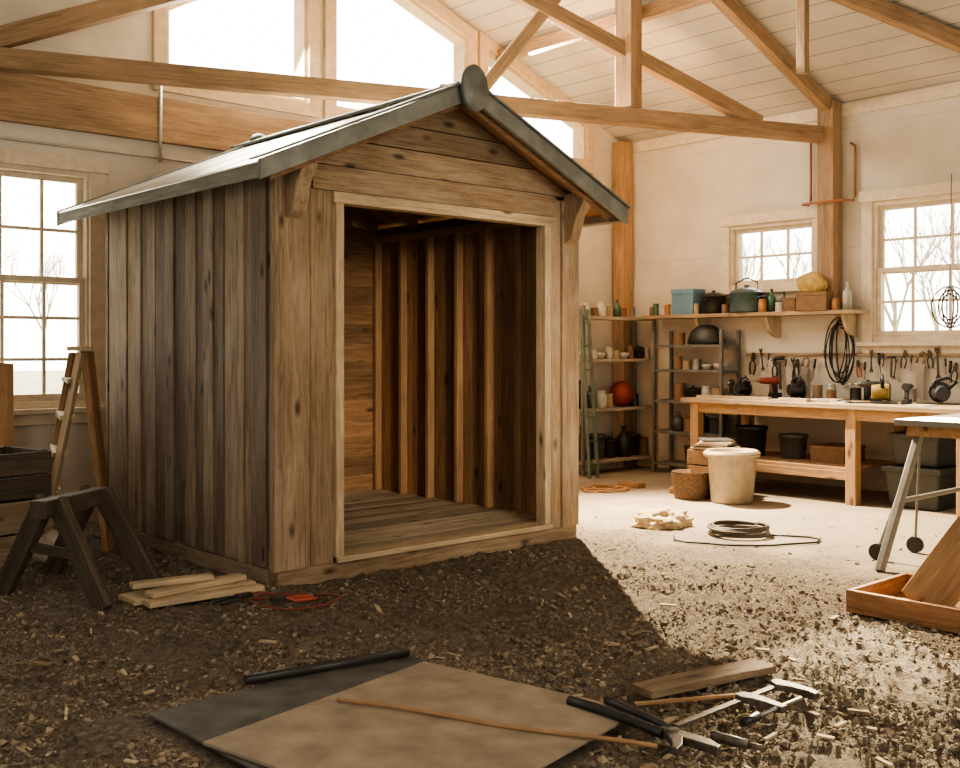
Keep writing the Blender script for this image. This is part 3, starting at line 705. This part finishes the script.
for i,(y,l) in enumerate([(6.35,.5),(6.0,.4),(5.55,.35)]):
    bm = NB(); box(bm, -.03,.03,-l/2,l/2,0,.03); mk('wood_offcut', bm, W('pale','Y'), loc=(8.98+.03*i,y,ZB), local=True, rot=(0,0,.2-.2*i), label='pale wood offcut on the workbench', cat='wood', bevel=.003)
container('bucket', (9.3,6.2,.33), .16,.30, BLACK, 'black bucket on the lower shelf of the workbench', 'bucket')
container('bucket', (9.35,5.75,.33), .14,.24, GRYP, 'grey bucket on the lower shelf of the workbench', 'bucket')
carton('wooden_box', (9.4,5.30,.33), .4,.35,.16, BRN, 'brown box on the lower shelf of the workbench')
def tote(loc, sx, sy, h, mat, label, rotz=0):
    e = thing('storage_tote', loc, label, 'storage bin', rot=(0,0,rotz))
    bm = NB()
    va = [bm.verts.new(p) for p in [(-sx*.44,-sy*.44,0),(sx*.44,-sy*.44,0),(sx*.44,sy*.44,0),(-sx*.44,sy*.44,0)]]
    vb = [bm.verts.new(p) for p in [(-sx/2,-sy/2,h),(sx/2,-sy/2,h),(sx/2,sy/2,h),(-sx/2,sy/2,h)]]
    bm.faces.new(list(reversed(va))); bm.faces.new(vb)
    for i in range(4): bm.faces.new([va[i], va[(i+1) % 4], vb[(i+1) % 4], vb[i]])
    mk('body', bm, mat, e, local=True, bevel=.02)
    bm = NB(); box(bm, -sx/2-.02,sx/2+.02,-sy/2-.02,sy/2+.02,h-.02,h+.03); mk('lid', bm, mat, e, local=True, bevel=.01)
BIN = plain('bin_black', (.035,.035,.034), .5)
tote((9.34,4.40,.0), .6,.50,.34, BIN, 'dark grey plastic storage bin on the floor beneath the bench')
tote((9.34,4.40,.372), .52,.44,.26, BIN, 'dark plastic storage bin stacked on another bin')

bp_ = C(2.32, 9.8)
bn = thing('plastic_bin', bp_, 'tan plastic bin with rim standing before the workbench', 'bin')
bm = NB(); lathe(bm, [(0,0),(.19,0),(.205,.02),(.235,.42),(.26,.42),(.26,.47),(.245,.48),(.225,.47),(.2,.1),(0,.08)], seg=32, sy=.9); mk('body', bm, TAN, bn, local=True)
bm = NB(); lathe(bm, [(.262,.425),(.275,.43),(.275,.46),(.262,.465)], seg=32, sy=.9); mk('rim', bm, TAN, bn, local=True)
for i in range(5):
    bm = NB(); box(bm, -.2+.01*i,.2-.008*i,-.15,.15,0,.018); mk('folded_sheet', bm, [KRAFT,GRYP,KRAFT,WHITE,GRYP][i], loc=(bp_.x+.28,bp_.y+.38,.451+.0185*i), local=True, rot=(0,0,.2*i), label=['tan','grey','tan','white','grey'][i]+' folded sheet stacked on a wooden crate', cat='sheet', group='sheets stacked on the crate', bevel=.003)
def crate(loc, sx, sy, h, mat_axis, label, rotz=0, n=3, name='wooden_crate'):
    e = thing(name, loc, label, 'crate', rot=(0,0,rotz))
    bm = NB(); g = h/n
    for k in range(n):
        z0 = k*g+.005; z1 = (k+1)*g-.008
        box(bm, -sx/2,sx/2,-sy/2,-sy/2+.018,z0,z1); box(bm, -sx/2,sx/2,sy/2-.018,sy/2,z0,z1)
        box(bm, -sx/2,-sx/2+.018,-sy/2+.018,sy/2-.018,z0,z1); box(bm, sx/2-.018,sx/2,-sy/2+.018,sy/2-.018,z0,z1)
    mk('slats', bm, mat_axis, e, local=True, bevel=.003)
    for x in (-1,1):
        for y in (-1,1):
            bm = NB(); box(bm, x*(sx/2-.035)-.016, x*(sx/2-.035)+.016, y*(sy/2-.035)-.016, y*(sy/2-.035)+.016, 0, h)
            mk('corner_post', bm, mat_axis, e, local=True)
    bm = NB(); box(bm, -sx/2+.02,sx/2-.02,-sy/2+.02,sy/2-.02,.0,.02); mk('bottom', bm, mat_axis, e, local=True)
    return e
crate((bp_.x+.28,bp_.y+.38,0), .42,.36,.45, W('inner','X'), 'brown wooden crate behind the tan bin')
bk = C(2.0, 10.06)
bm = NB(); prof = []
for k in range(9):
    z = .24*k/8; r = .16+.03*k/8; prof += [(r+.006, z), (r-.004, z+.015)]
lathe(bm, [(0,0)]+prof+[(.19,.255),(.175,.255),(.16,.06),(0,.05)], seg=30)
mk('wicker_basket', bm, plain('wicker', (.14,.085,.05), .8, var=.5, scale=60, bump=.5), loc=bk, local=True, label='dark brown wicker basket on the concrete floor', cat='basket')
for i,(px,py) in enumerate([(1.95,10.5),(1.55,10.9)]):
    p = C(px, py); bm = NB(); box(bm, -.14,.14,-.06,.06,0,.05); mk('wood_block', bm, W('bench','X'), loc=p, local=True, rot=(0,0,.5+i), label='small brown wood block on the concrete floor', cat='wood', bevel=.005)
bm = NB(); bmesh.ops.create_icosphere(bm, subdivisions=5, radius=.2)
for v in bm.verts:
    n = noise.noise(v.co*11)*.09+noise.noise(v.co*26)*.045; v.co *= (1+n*3.4); v.co.x *= 1.2; v.co.z *= .5; v.co.z = max(0, v.co.z+.03)
for f in bm.faces: f.smooth = True
mk('crumpled_rag', bm, plain('cream_cloth', (.52,.40,.25), .9, var=.3, scale=25, bump=.6), loc=C(1.46,8.5,.002), local=True, label='crumpled cream rag lying on the sunlit floor', cat='rag')
hc = C(1.96,8.05)
bm = NB(); pts = []
for i in range(7*36):
    k = i//36; t = i*2*math.pi/36; rr = .225-.012*(k % 4)+.008*math.sin(i*.21)
    pts.append(Vector((rr*math.cos(t), rr*math.sin(t), .012+.013*i/36*.75+.004*math.sin(i*.37))))
tube(bm, pts, .0088, 8)
mk('hose_coil', bm, plain('hose', (.085,.07,.055), .5), loc=hc, local=True, label='flat coil of dark thin cable on the floor', cat='cable')
bm = NB()
pts = [C(1.45,7.95,.012), C(1.42,7.78,.012)]+[C(1.5+.9*t+.03*math.sin(t*14), 7.68-.13*math.sin(t*3.14), .012) for t in [k/30 for k in range(31)]]+[C(2.46,7.74,.012),C(2.50,7.82,.012),C(2.44,7.90,.012),C(2.3,7.95,.012),C(2.19,7.99,.012)]
tube(bm, pts, .008, 7); mk('extension_cable', bm, BLACK, loc=C(2.0,7.6,0), label='black cable looping over the floor by the coil', cat='cable')
bm = NB(); pts = []
for k in range(80):
    t = k/79*2*math.pi*3; r = .16+.06*math.sin(t*1.7); pts.append(Vector((r*math.cos(t)*1.2, r*math.sin(t), .012+.02*abs(math.sin(t*.8)))))
tube(bm, pts, .01, 6); mk('coiled_rope', bm, plain('rope', (.32,.17,.08), .9), loc=C(1.25,10.6,.0), local=True, label='loose brown rope on the concrete floor', cat='rope')

# ------------------------------------------------------------------ wall tool rack
tr_ = thing('tool_rail', (AW-.03,5.0,1.32), 'wooden tool rail with pegs on the wall', 'rail')
boxes('board', [(AW-.035,AW-.002,3.9,6.75,1.34,1.37)], W('top','Y'), tr_)
def handtool(kind, loc, rot, hm, label, scale=1.0, group=None):
    e = thing(kind, loc, label, 'hand tool', group, rot=rot); e.scale = (scale,)*3
    if kind == 'screwdriver':
        bm = NB(); cyl(bm, (0,0,0), (0,0,-.1), .014, .011, 10); mk('handle', bm, hm, e, local=True)
        bm = NB(); cyl(bm, (0,0,-.1), (0,0,-.22), .004, .003, 8); mk('shaft', bm, DKM, e, local=True)
    elif kind == 'hammer':
        bm = NB(); bar(bm, (0,0,-.02), (0,0,-.30), .022, .03, up=(0,1,0)); mk('handle', bm, hm, e, local=True, bevel=.006)
        bm = NB(); cyl(bm, (0,-.06,0), (0,.03,0), .017, .015, 12); prism(bm, [(-.012,.03,.012),(-.012,.09,-.02),(-.012,.03,-.012)], (.024,0,0)); mk('head', bm, DKM, e, local=True)
    elif kind == 'pliers':
        for s in (-1,1):
            bm = NB(); tube(bm, [(0,s*.008,-.08),(0,s*.03,-.12),(0,s*.03,-.17),(0,s*.018,-.22)], .009, 8)
            mk('handle', bm, hm, e, local=True)
        bm = NB()
        for s in (-1,1): prism(bm, [(-.007,0,0),(-.007,s*.014,-.01),(-.007,s*.024,-.06),(-.007,s*.01,-.09),(-.007,0,-.08)], (.014,0,0))
        mk('jaw', bm, DKM, e, local=True)
    elif kind == 'wrench':
        bm = NB(); bar(bm, (0,0,-.03), (0,0,-.22), .018, .006, up=(1,0,0))
        for z in (0,-.24):
            s = 1 if z == 0 else -1
            prism(bm, [(-.004,-.022,z-.01*s),(-.004,-.02,z+.02*s),(-.004,-.008,z+.022*s),(-.004,-.007,z),(-.004,.007,z),(-.004,.008,z+.022*s),(-.004,.02,z+.02*s),(-.004,.022,z-.01*s),(-.004,.009,z-.03*s),(-.004,-.009,z-.03*s)], (.008,0,0))
        mk('body', bm, DKM, e, local=True)
    elif kind == 'hand_saw':
        bm = NB(); prism(bm, [(-.001,-.02,-.1),(-.001,.07,-.1),(-.001,.03,-.42),(-.001,-.01,-.42)], (.002,0,0)); mk('blade', bm, STEEL, e, local=True)
        bm = NB(); tube(bm, [(0,-.01,-.1),(0,-.02,-.03),(0,.01,0),(0,.05,-.02),(0,.06,-.1)], .012, 8); mk('handle', bm, hm, e, local=True)
    return e
random.seed(5)
WH = W('bench','Z')
seq = ['pliers','wrench','screwdriver','pliers','hammer','screwdriver','wrench','pliers','hand_saw','screwdriver','screwdriver','pliers','screwdriver','wrench','screwdriver','pliers','hammer','wrench','pliers','screwdriver','hand_saw','pliers','wrench','screwdriver','screwdriver','pliers','wrench','screwdriver','pliers','hammer','wrench','pliers','screwdriver','wrench','pliers','screwdriver','wrench','pliers']
hms = {'pliers':(BLACK,'black-handled pliers'),'wrench':(STEEL,'dark steel open-ended wrench'),'screwdriver':(DKM,'black-handled screwdriver'),'hammer':(W('dark','Z'),'dark-handled hammer'),'hand_saw':(WH,'wooden-handled hand saw')}
y = 6.72
for i, k in enumerate(seq):
    y -= random.uniform(.045,.105) if k != 'hand_saw' else .12
    if 5.44 < y < 5.78: y = 5.42
    if y < 3.95: break
    hm, lb = hms[k]
    if i == 11: hm, lb = RED, 'red-handled pliers'
    handtool(k, (AW-.05, y, 1.36+random.uniform(-.08,.05)), (random.uniform(-.15,.15), 0, 0), hm, lb+' hanging from the wall rail', random.uniform(.65,1.15), 'tools on the wall rail')
bm = NB(); pts = []
for i in range(300):
    t = i/300*2*math.pi*7; pts.append(Vector((-.06-.035*math.sin(i*.13), (.11+.045*math.sin(i*.047))*math.sin(t)+.02*math.sin(i*.021), (.29+.045*math.sin(i*.033))*math.cos(t)+.03*math.sin(i*.013))))
tube(bm, pts, .0075, 6)
mk('cable_coil', bm, BLACK, loc=(AW-.02,5.60,1.38), local=True, label='loose bundle of black cable hanging on the wall', cat='cable')
hw_ = thing('hanging_wire_rack', (9.85,4.42,1.80), 'wire ring ornament hanging before the window', 'hanging wire')
for k,(r,ang) in enumerate([(.16,0),(.16,.6),(.13,1.3),(.16,2.1),(.1,2.8)]):
    bm = NB(); tube(bm, [(r*math.cos(t)*math.cos(ang), r*math.cos(t)*math.sin(ang), r*1.2*math.sin(t)) for t in [2*math.pi*i/28 for i in range(28)]], .008, 6, closed=True); mk('wire_ring', bm, DKM, hw_, local=True)
bm = NB(); tube(bm, [(0,0,.17),(0,0,.35),(.03,0,1.24)], .004, 5); mk('hanging_cord', bm, BLACK, hw_, local=True)

# ------------------------------------------------------------------ right foreground table
LM = plain('leg_metal', (.20,.19,.175), .4, .6)
ft = thing('folding_table', (7.3,2.9,0), 'grey-topped work table on splayed metal legs with casters', 'table')
bm = NB(); box(bm, 6.78,7.8,2.3,3.42,.90,.94); mk('tabletop', bm, plain('table_top', (.19,.19,.175), .5), ft, bevel=.006)
bm = NB(); box(bm, 6.84,7.74,2.36,3.36,.83,.90); mk('apron', bm, W('bench','X'), ft, bevel=.004)
for p, q in [((6.90,3.30,.84),(6.36,3.30,.0)),((6.92,2.42,.84),(6.45,2.30,0)),((7.68,3.30,.84),(8.0,3.38,.0)),((7.68,2.42,.84),(8.0,2.3,.0))]:
    beam('leg', p, q, .045, .06, LM, ft)
beam('crossbar', (6.62,3.31,.42), (7.85,3.31,.42), .03, .03, LM, ft)
for x, y in ((7.15,3.45),(6.72,3.50)):
    bm = NB(); cyl(bm, (x-.02,y,.055), (x+.02,y,.055), .055, seg=20); mk('caster', bm, BLACK, ft)
    beam('caster_stem', (x,y,.06), (7.0,3.34,.84), .018, .018, LM, ft)

tray = thing('wooden_tray', (5.58,2.5,0), 'low reddish wooden tray on the dirt floor', 'tray')
x0,x1,y0,y1 = 5.26,5.92,2.05,2.92
boxes('bottom', [(x0,x1,y0,y1,.0,.025)], W('red','Y'), tray)
boxes('tray_side', [(x0,x0+.03,y0,y1,.025,.12),(x1-.03,x1,y0,y1,.025,.12)], W('red','Y'), tray, bevel=.005)
boxes('tray_side', [(x0+.03,x1-.03,y1-.03,y1,.025,.12),(x0+.03,x1-.03,y0,y0+.03,.025,.12)], W('red','X'), tray, bevel=.005)
beam('angled_board', (5.50,2.62,.035), (5.82,2.36,.56), .34, .10, W('bench','X'), up=(0,1,0), label='thick orange-brown board standing tilted in the tray', cat='board')

# ------------------------------------------------------------------ left side objects
swm = W('dark','X')
sh = thing('sawhorse', (2.4,6.15,0), 'dark wooden sawhorse with heavy splayed legs', 'sawhorse')
t1, t2 = Vector((2.20,6.03,.52)), Vector((2.56,6.28,.52))
dd = (t2-t1).normalized()
beam('crossbeam', t1-dd*.12, t2+dd*.08, .10, .10, swm, sh)
beam('leg', t1+Vector((.02,-.04,.03)), (2.32,5.58,0), .05, .13, swm, sh)
beam('leg', t1+Vector((-.02,.04,.03)), (2.08,6.45,0), .05, .13, swm, sh)
beam('leg', t2+Vector((.02,-.04,.03)), (2.76,5.93,0), .05, .13, swm, sh)
beam('leg', t2+Vector((-.02,.04,.03)), (2.45,6.72,0), .05, .13, swm, sh)
beam('brace', (2.24,5.82,.28), (2.14,6.25,.28), .02, .06, swm, sh)
c1_ = C(-3.22,6.95)
crate(c1_, .56,.50,.43, W('worn','X'), 'weathered wooden crate standing behind the sawhorse', .2, 2)
crate(c1_+Vector((0,0,.433)), .60,.52,.31, W('dark','X'), 'dark wooden crate stacked on another crate', .2, 2)
c2_ = C(-2.80,7.0)
bm = NB(); bmesh.ops.create_icosphere(bm, subdivisions=4, radius=.13)
for v in bm.verts:
    v.co *= (1+noise.noise(v.co*12)*.3); v.co.z *= .9; v.co.z = max(0, v.co.z+.1)
for f in bm.faces: f.smooth = True
mk('cloth_sack', bm, plain('grey_cloth', (.36,.30,.24), .9, var=.3, bump=.5), loc=c2_, local=True, label='crumpled grey sack beside the crates', cat='sack')
ld = thing('step_ladder', C(-2.9,7.6), 'sturdy old wooden stepladder with pale rungs beside the shed', 'ladder')
pal = W('pale','X'); lt = W('inner','X')
r1a, r1b = C(-3.24,7.85,0), C(-3.00,7.85,1.38)
r2a, r2b = C(-2.96,7.15,0), C(-2.74,7.30,1.38)
beam('rail', r1a, r1b, .04, .10, lt, ld, up=C(0,1,0)); beam('rail', r2a, r2b, .04, .08, pal, ld, up=C(0,1,0))
for k in range(5):
    t = .14+k*.18; beam('rung', r1a.lerp(r1b, t), r2a.lerp(r2b, t), .10, .03, pal, ld, bevel=.003)
beam('back_leg', C(-2.58,7.40,0), C(-2.74,7.42,1.39), .045, .15, lt, ld, up=C(0,1,0))
beam('back_leg', C(-2.74,7.80,0), C(-2.90,7.85,1.39), .035, .08, lt, ld, up=C(0,1,0))
beam('top_cap', C(-2.96,7.9,1.41), C(-2.73,7.25,1.41), .16, .03, pal, ld)
beam('leaning_board', (2.60,8.05,.0), (2.73,8.44,1.30), .13, .025, W('bench','X'), up=(0,1,0), label='brown board leaning against the wall', cat='board')
beam('leaning_board', (2.3,8.1,.0), (2.36,8.44,1.1), .13, .025, W('front','X'), up=(0,1,0), label='weathered board leaning beneath the window', cat='board')
pls = [((2.50,5.46),(3.18,5.42),.09,.0),((2.46,5.57),(3.20,5.56),.10,.0),((2.46,5.69),(3.22,5.72),.09,.0),((2.54,5.52),(3.16,5.61),.09,.034),((2.50,5.66),(2.95,5.58),.08,.068)]
for i,(p,q,w,z) in enumerate(pls):
    beam('plank', (p[0],p[1],.03+z), (q[0],q[1],.03+z), w, .032, W('pale','X'), label='short pale plank in a pile beside the shed', cat='plank', group='planks piled beside the shed')
cen = C(-1.03,5.8,.02)
bm = NB(); pts = []
for k in range(90):
    t = k/89; pts.append(C(-1.05+.34*math.cos(t*9)*(.4+.6*t), 5.82+.2*math.sin(t*9)*(.5+.5*t), .032+.012*math.sin(t*20)))
tube(bm, pts, .006, 6); mk('tangled_string', bm, plain('red_cord', (.20,.045,.03), .5), loc=cen, label='thin red string tangled on the dirt', cat='string')
def ground_tool(kind, X, Y, ang, hm, label, sc_=1.0, z=.03):
    R = Matrix.Rotation(ang, 4, 'Z') @ Matrix.Rotation(math.pi/2, 4, 'Y')
    return handtool(kind, C(X, Y, z), R.to_euler(), hm, label, sc_)
ground_tool('pliers', -1.15,5.80,2.6, RED, 'red-handled pliers on the dirt beside planks', 1.2, .04)
ground_tool('pliers', -1.28,5.95,.3, BLACK, 'black-handled pliers on the dirt beside planks', 1.2, .04)
ground_tool('screwdriver', -.95,5.95,1.3, BLACK, 'black screwdriver on the dirt floor', 1.2, .04)

# ------------------------------------------------------------------ foreground
bm = NB(); box(bm, -.60,.60,-.5,.5,0,.012)
mk('rubber_mat', bm, plain('dark_mat', (.09,.085,.078), .75, var=.45, scale=7, bump=.4), loc=(2.38,3.36,.012), local=True, rot=(0,0,math.radians(2)), label='dark grey rubber mat under the plywood sheet', cat='mat', bevel=.003)
bm = NB(); box(bm, -.60,.60,-.53,.53,0,.012)
mk('plywood_sheet', bm, plain('plywood', (.29,.235,.175), .75, var=.28, scale=6, bump=.35), loc=(2.45,2.99,.026), local=True, rot=(0,0,math.radians(11)), label='dusty grey-tan plywood sheet over the dark mat', cat='sheet', bevel=.002)
bm = NB(); cyl(bm, (-.38,0,0), (.38,0,0), .021, .021, 16); cyl(bm, (-.385,0,0), (-.38,0,0), .016)
mk('dark_rod', bm, plain('rod_black', (.03,.028,.026), .4), loc=(2.58,3.825,.046), local=True, rot=(0,0,-.16), label='black round rod lying at the mat edge', cat='rod')
bm = NB(); pts = []
for k in range(24):
    t = k/23; pts.append(Vector((2.345+(2.87-2.345)*t+.008*math.sin(t*7), 3.425+(2.29-3.425)*t, .048+.004*math.sin(t*9))))
tube(bm, pts, .009, 8); mk('stick', bm, plain('stick_wood', (.32,.19,.1), .7), loc=(2.6,2.86,.045), label='long thin wooden stick across the plywood', cat='stick')
# rough plank with ragged end
bm = NB(); random.seed(9)
top = []; n = 14
for i in range(n+1): top.append((-.34+.68*i/n, .065+random.uniform(-.004,.004)))
end = [(.35,.05),(.325,.03),(.37,.012),(.335,-.01),(.36,-.03),(.33,-.055)]
bot = [(.34-.68*i/n, -.065+random.uniform(-.004,.004)) for i in range(n+1)]
prism(bm, [Vector((x,y,0)) for x,y in top+end+bot], (0,0,.032))
mk('plank', bm, W('worn','X'), loc=(3.645,2.652,.026), local=True, rot=(0,0,math.atan2(-.135,.67)), label='rough brown weathered plank with ragged end', cat='plank', bevel=.003)
beam('wood_strip', (3.20,2.66,.030), (3.62,2.44,.030), .02, .012, W('bench','X'), label='thin brown wood strip lying near the clamp', cat='wood strip', bevel=.002)
bp2 = thing('bolt_cutter', (2.96,2.5,.04), 'worn black long-handled bolt cutter lying on the dirt', 'bolt cutter')
bm = NB(); tube(bm, [C(.345,4.10,.05),C(.41,4.03,.052),C(.48,3.95,.055),C(.55,3.87,.052),C(.61,3.79,.05),C(.645,3.74,.05)], .019, 10); mk('handle', bm, BLACK, bp2)
bm = NB(); tube(bm, [C(.49,4.10,.05),C(.525,4.04,.053),C(.56,3.97,.055),C(.61,3.90,.055),C(.655,3.83,.052),C(.675,3.75,.05)], .017, 10); mk('handle', bm, BLACK, bp2)
def flat(bm, pts, z, h): prism(bm, [C(x,y,z) for x,y in pts], (0,0,h))
bm = NB(); flat(bm, [(.62,.0+3.77),(.66,3.79),(.72,3.73),(.79,3.66),(.815,3.60),(.80,3.575),(.745,3.63),(.68,3.69)], .035, .03); cyl(bm, C(.675,3.73,.03), C(.675,3.73,.075), .022); mk('jaw', bm, WORNM, bp2, bevel=.004)
bm = NB(); flat(bm, [(.645,3.745),(.69,3.75),(.70,3.67),(.685,3.60),(.66,3.555),(.645,3.575),(.655,3.64)], .04, .028); mk('jaw', bm, WORNM, bp2, bevel=.004)
cl = thing('bar_clamp', (3.5,2.4,.04), 'worn dark steel bar clamp lying on the dirt', 'clamp')
bm = NB(); bar(bm, C(.70,3.82,.05), C(1.20,4.28,.052), .028, .010); mk('bar', bm, WORNM, cl, bevel=.002)
bm = NB(); flat(bm, [(1.17,4.30),(1.205,4.325),(1.26,4.27),(1.31,4.20),(1.325,4.15),(1.30,4.13),(1.28,4.165),(1.235,4.215),(1.18,4.25)], .04, .026); mk('jaw', bm, WORNM, cl, bevel=.004)
bm = NB(); flat(bm, [(.99,4.13),(1.03,4.165),(1.08,4.12),(1.12,4.06),(1.155,4.00),(1.125,3.975),(1.09,4.02),(1.05,4.07),(1.0,4.10)], .04, .026); mk('jaw', bm, WORNM, cl, bevel=.004)
bm = NB(); cyl(bm, C(1.02,3.91,.055), C(1.24,4.11,.055), .008); mk('screw', bm, STEEL, cl)
bm = NB(); cyl(bm, C(.95,3.85,.05), C(1.02,3.91,.055), .014, .017); mk('handle', bm, BLACK, cl)
bm = NB(); cyl(bm, C(.82,3.76,.035), C(.93,3.68,.035), .022, .016); cyl(bm, C(.93,3.68,.035), C(.97,3.65,.035), .01)
mk('socket', bm, WORNM, loc=C(.88,3.72,.0), label='small dark socket tool lying on the dirt', cat='hand tool')
random.seed(21)
for i in range(26):
    Y = random.uniform(3.4, 6.4); X = random.uniform(.12, .43)*Y
    if i > 21: X = random.uniform(-.42,-.2)*Y; Y = random.uniform(4.2,5.6)
    p = C(X, Y)
    l = random.uniform(.03,.09)
    beam('wood_scrap', p+Vector((0,0,.02)), p+Vector((l*math.cos(i*2.1), l*math.sin(i*2.1), .022)), random.uniform(.012,.03), .01, W('worn','X') if i % 2 else W('pale','X'), bevel=.002, label='small wood scrap lying on the dirt', cat='wood scrap', group='wood scraps on the dirt')

# ------------------------------------------------------------------ outdoors
bm = NB(); box(bm, -60, 70, BW+.25, 90, -.4, -.3); box(bm, AW+.25, 70, -60, BW+.25, -.4, -.3)
mk('ground', bm, plain('field_grass', (.66,.64,.44), .9, var=.2, scale=.4), kind='structure')
TR = plain('hazy_bark', (.62,.56,.46), .9)  # bark paled: outdoor haze and glare put into its colour
def tree(loc, h, seed):
    rnd = random.Random(seed); bm = NB()
    def br(p, d, l, r, depth):
        q = p+d*l; cyl(bm, p, q, r, r*.7, 6)
        if depth == 0: return
        for _ in range(3 if depth > 1 else 2):
            nd = (d+Vector((rnd.uniform(-.6,.6), rnd.uniform(-.6,.6), rnd.uniform(-.1,.45)))).normalized()
            br(p.lerp(q, rnd.uniform(.6,1)), nd, l*rnd.uniform(.6,.8), r*.6, depth-1)
    br(Vector((0,0,0)), Vector((0,0,1)), h*.3, h*.009, 5)
    mk('bare_tree', bm, TR, loc=loc, local=True, label='bare leafless tree standing outside the windows', cat='tree', group='bare trees outdoors')
for i,(r_, Y) in enumerate([(.25,44),(.30,52),(.39,42),(.43,50),(.47,44),(-.36,46),(-.41,54),(-.46,48)]):
    tree(C(r_*Y, Y, -.35), 10+i % 3, i+2)

# ------------------------------------------------------------------ world + lights
w = bpy.data.worlds.new('World'); sc.world = w; w.use_nodes = True
N, L = w.node_tree.nodes, w.node_tree.links; bg = N['Background']
tc = N.new('ShaderNodeTexCoord')
dt = N.new('ShaderNodeVectorMath'); dt.operation = 'DOT_PRODUCT'; dt.inputs[1].default_value = (.669,.743,.25)
L.new(tc.outputs['Generated'], dt.inputs[0])
mr = N.new('ShaderNodeMapRange'); mr.inputs['From Min'].default_value = 0; mr.inputs['From Max'].default_value = .8
mr.inputs['To Min'].default_value = .75; mr.inputs['To Max'].default_value = 9.0
L.new(dt.outputs['Value'], mr.inputs['Value']); L.new(mr.outputs[0], bg.inputs['Strength'])
bg.inputs['Color'].default_value = (1.0,.93,.80,1)
def lamp(typ, name, loc, target, energy, col, **kw):
    l = bpy.data.lights.new(name, typ); l.energy = energy; l.color = col
    for k, v in kw.items(): setattr(l, k, v)
    o = bpy.data.objects.new(name, l); o.location = loc
    o.rotation_euler = (Vector(target)-Vector(loc)).to_track_quat('-Z','Y').to_euler(); COL.objects.link(o); return o
lamp('SPOT', 'sun_spot', (8.08,8.15,4.52), (5.0,2.3,0), 10500, (1,.80,.52), spot_size=math.radians(90), spot_blend=.6, shadow_soft_size=.02)
lamp('SPOT', 'window_sun_spot', (9.85,4.75,2.72), C(1.9,4.05,0), 9000, (1,.80,.50), spot_size=math.radians(17), spot_blend=.5, shadow_soft_size=.03)  # added fill lamp by the right window, brightens the near-right floor
lamp('AREA', 'gable_window_light', (4.79,8.66,4.22), (4.3,5.5,1.6), 170, (1,.92,.76), shape='RECTANGLE', size=1.3, size_y=.85)
lamp('AREA', 'gable_window_light', (6.62,8.66,4.28), (5.2,4.5,.5), 130, (1,.90,.72), shape='RECTANGLE', size=1.5, size_y=.9)
lamp('AREA', 'fill', (-1.5,2.0,3.0), (3.5,6,1.2), 90, (1,.91,.77), size=2.5)
lamp('AREA', 'door_fill', (3.6,-2.0,2.6), (4.8,6.5,1.0), 90, (1,.87,.68), size=2.0)
lamp('SPOT', 'doorway_fill_spot', (3.1,-.6,2.3), (5.5,7.2,1.0), 1300, (1,.80,.55), spot_size=math.radians(24), spot_blend=1.0, shadow_soft_size=.35)  # added fill from the camera side, warms the shed interior

# ------------------------------------------------------------------ camera
cam = bpy.data.cameras.new('Camera'); co = bpy.data.objects.new('Camera', cam); COL.objects.link(co)
co.location = (0,0,1.4); co.rotation_euler = (math.pi/2, 0, math.radians(-42))
cam.sensor_width = 36; cam.lens = 39.9; cam.shift_y = -34/960; sc.camera = co
sc.view_settings.view_transform = 'AgX'
try: sc.view_settings.look = 'AgX - Medium High Contrast'
except Exception: pass
sc.view_settings.exposure = 0.08
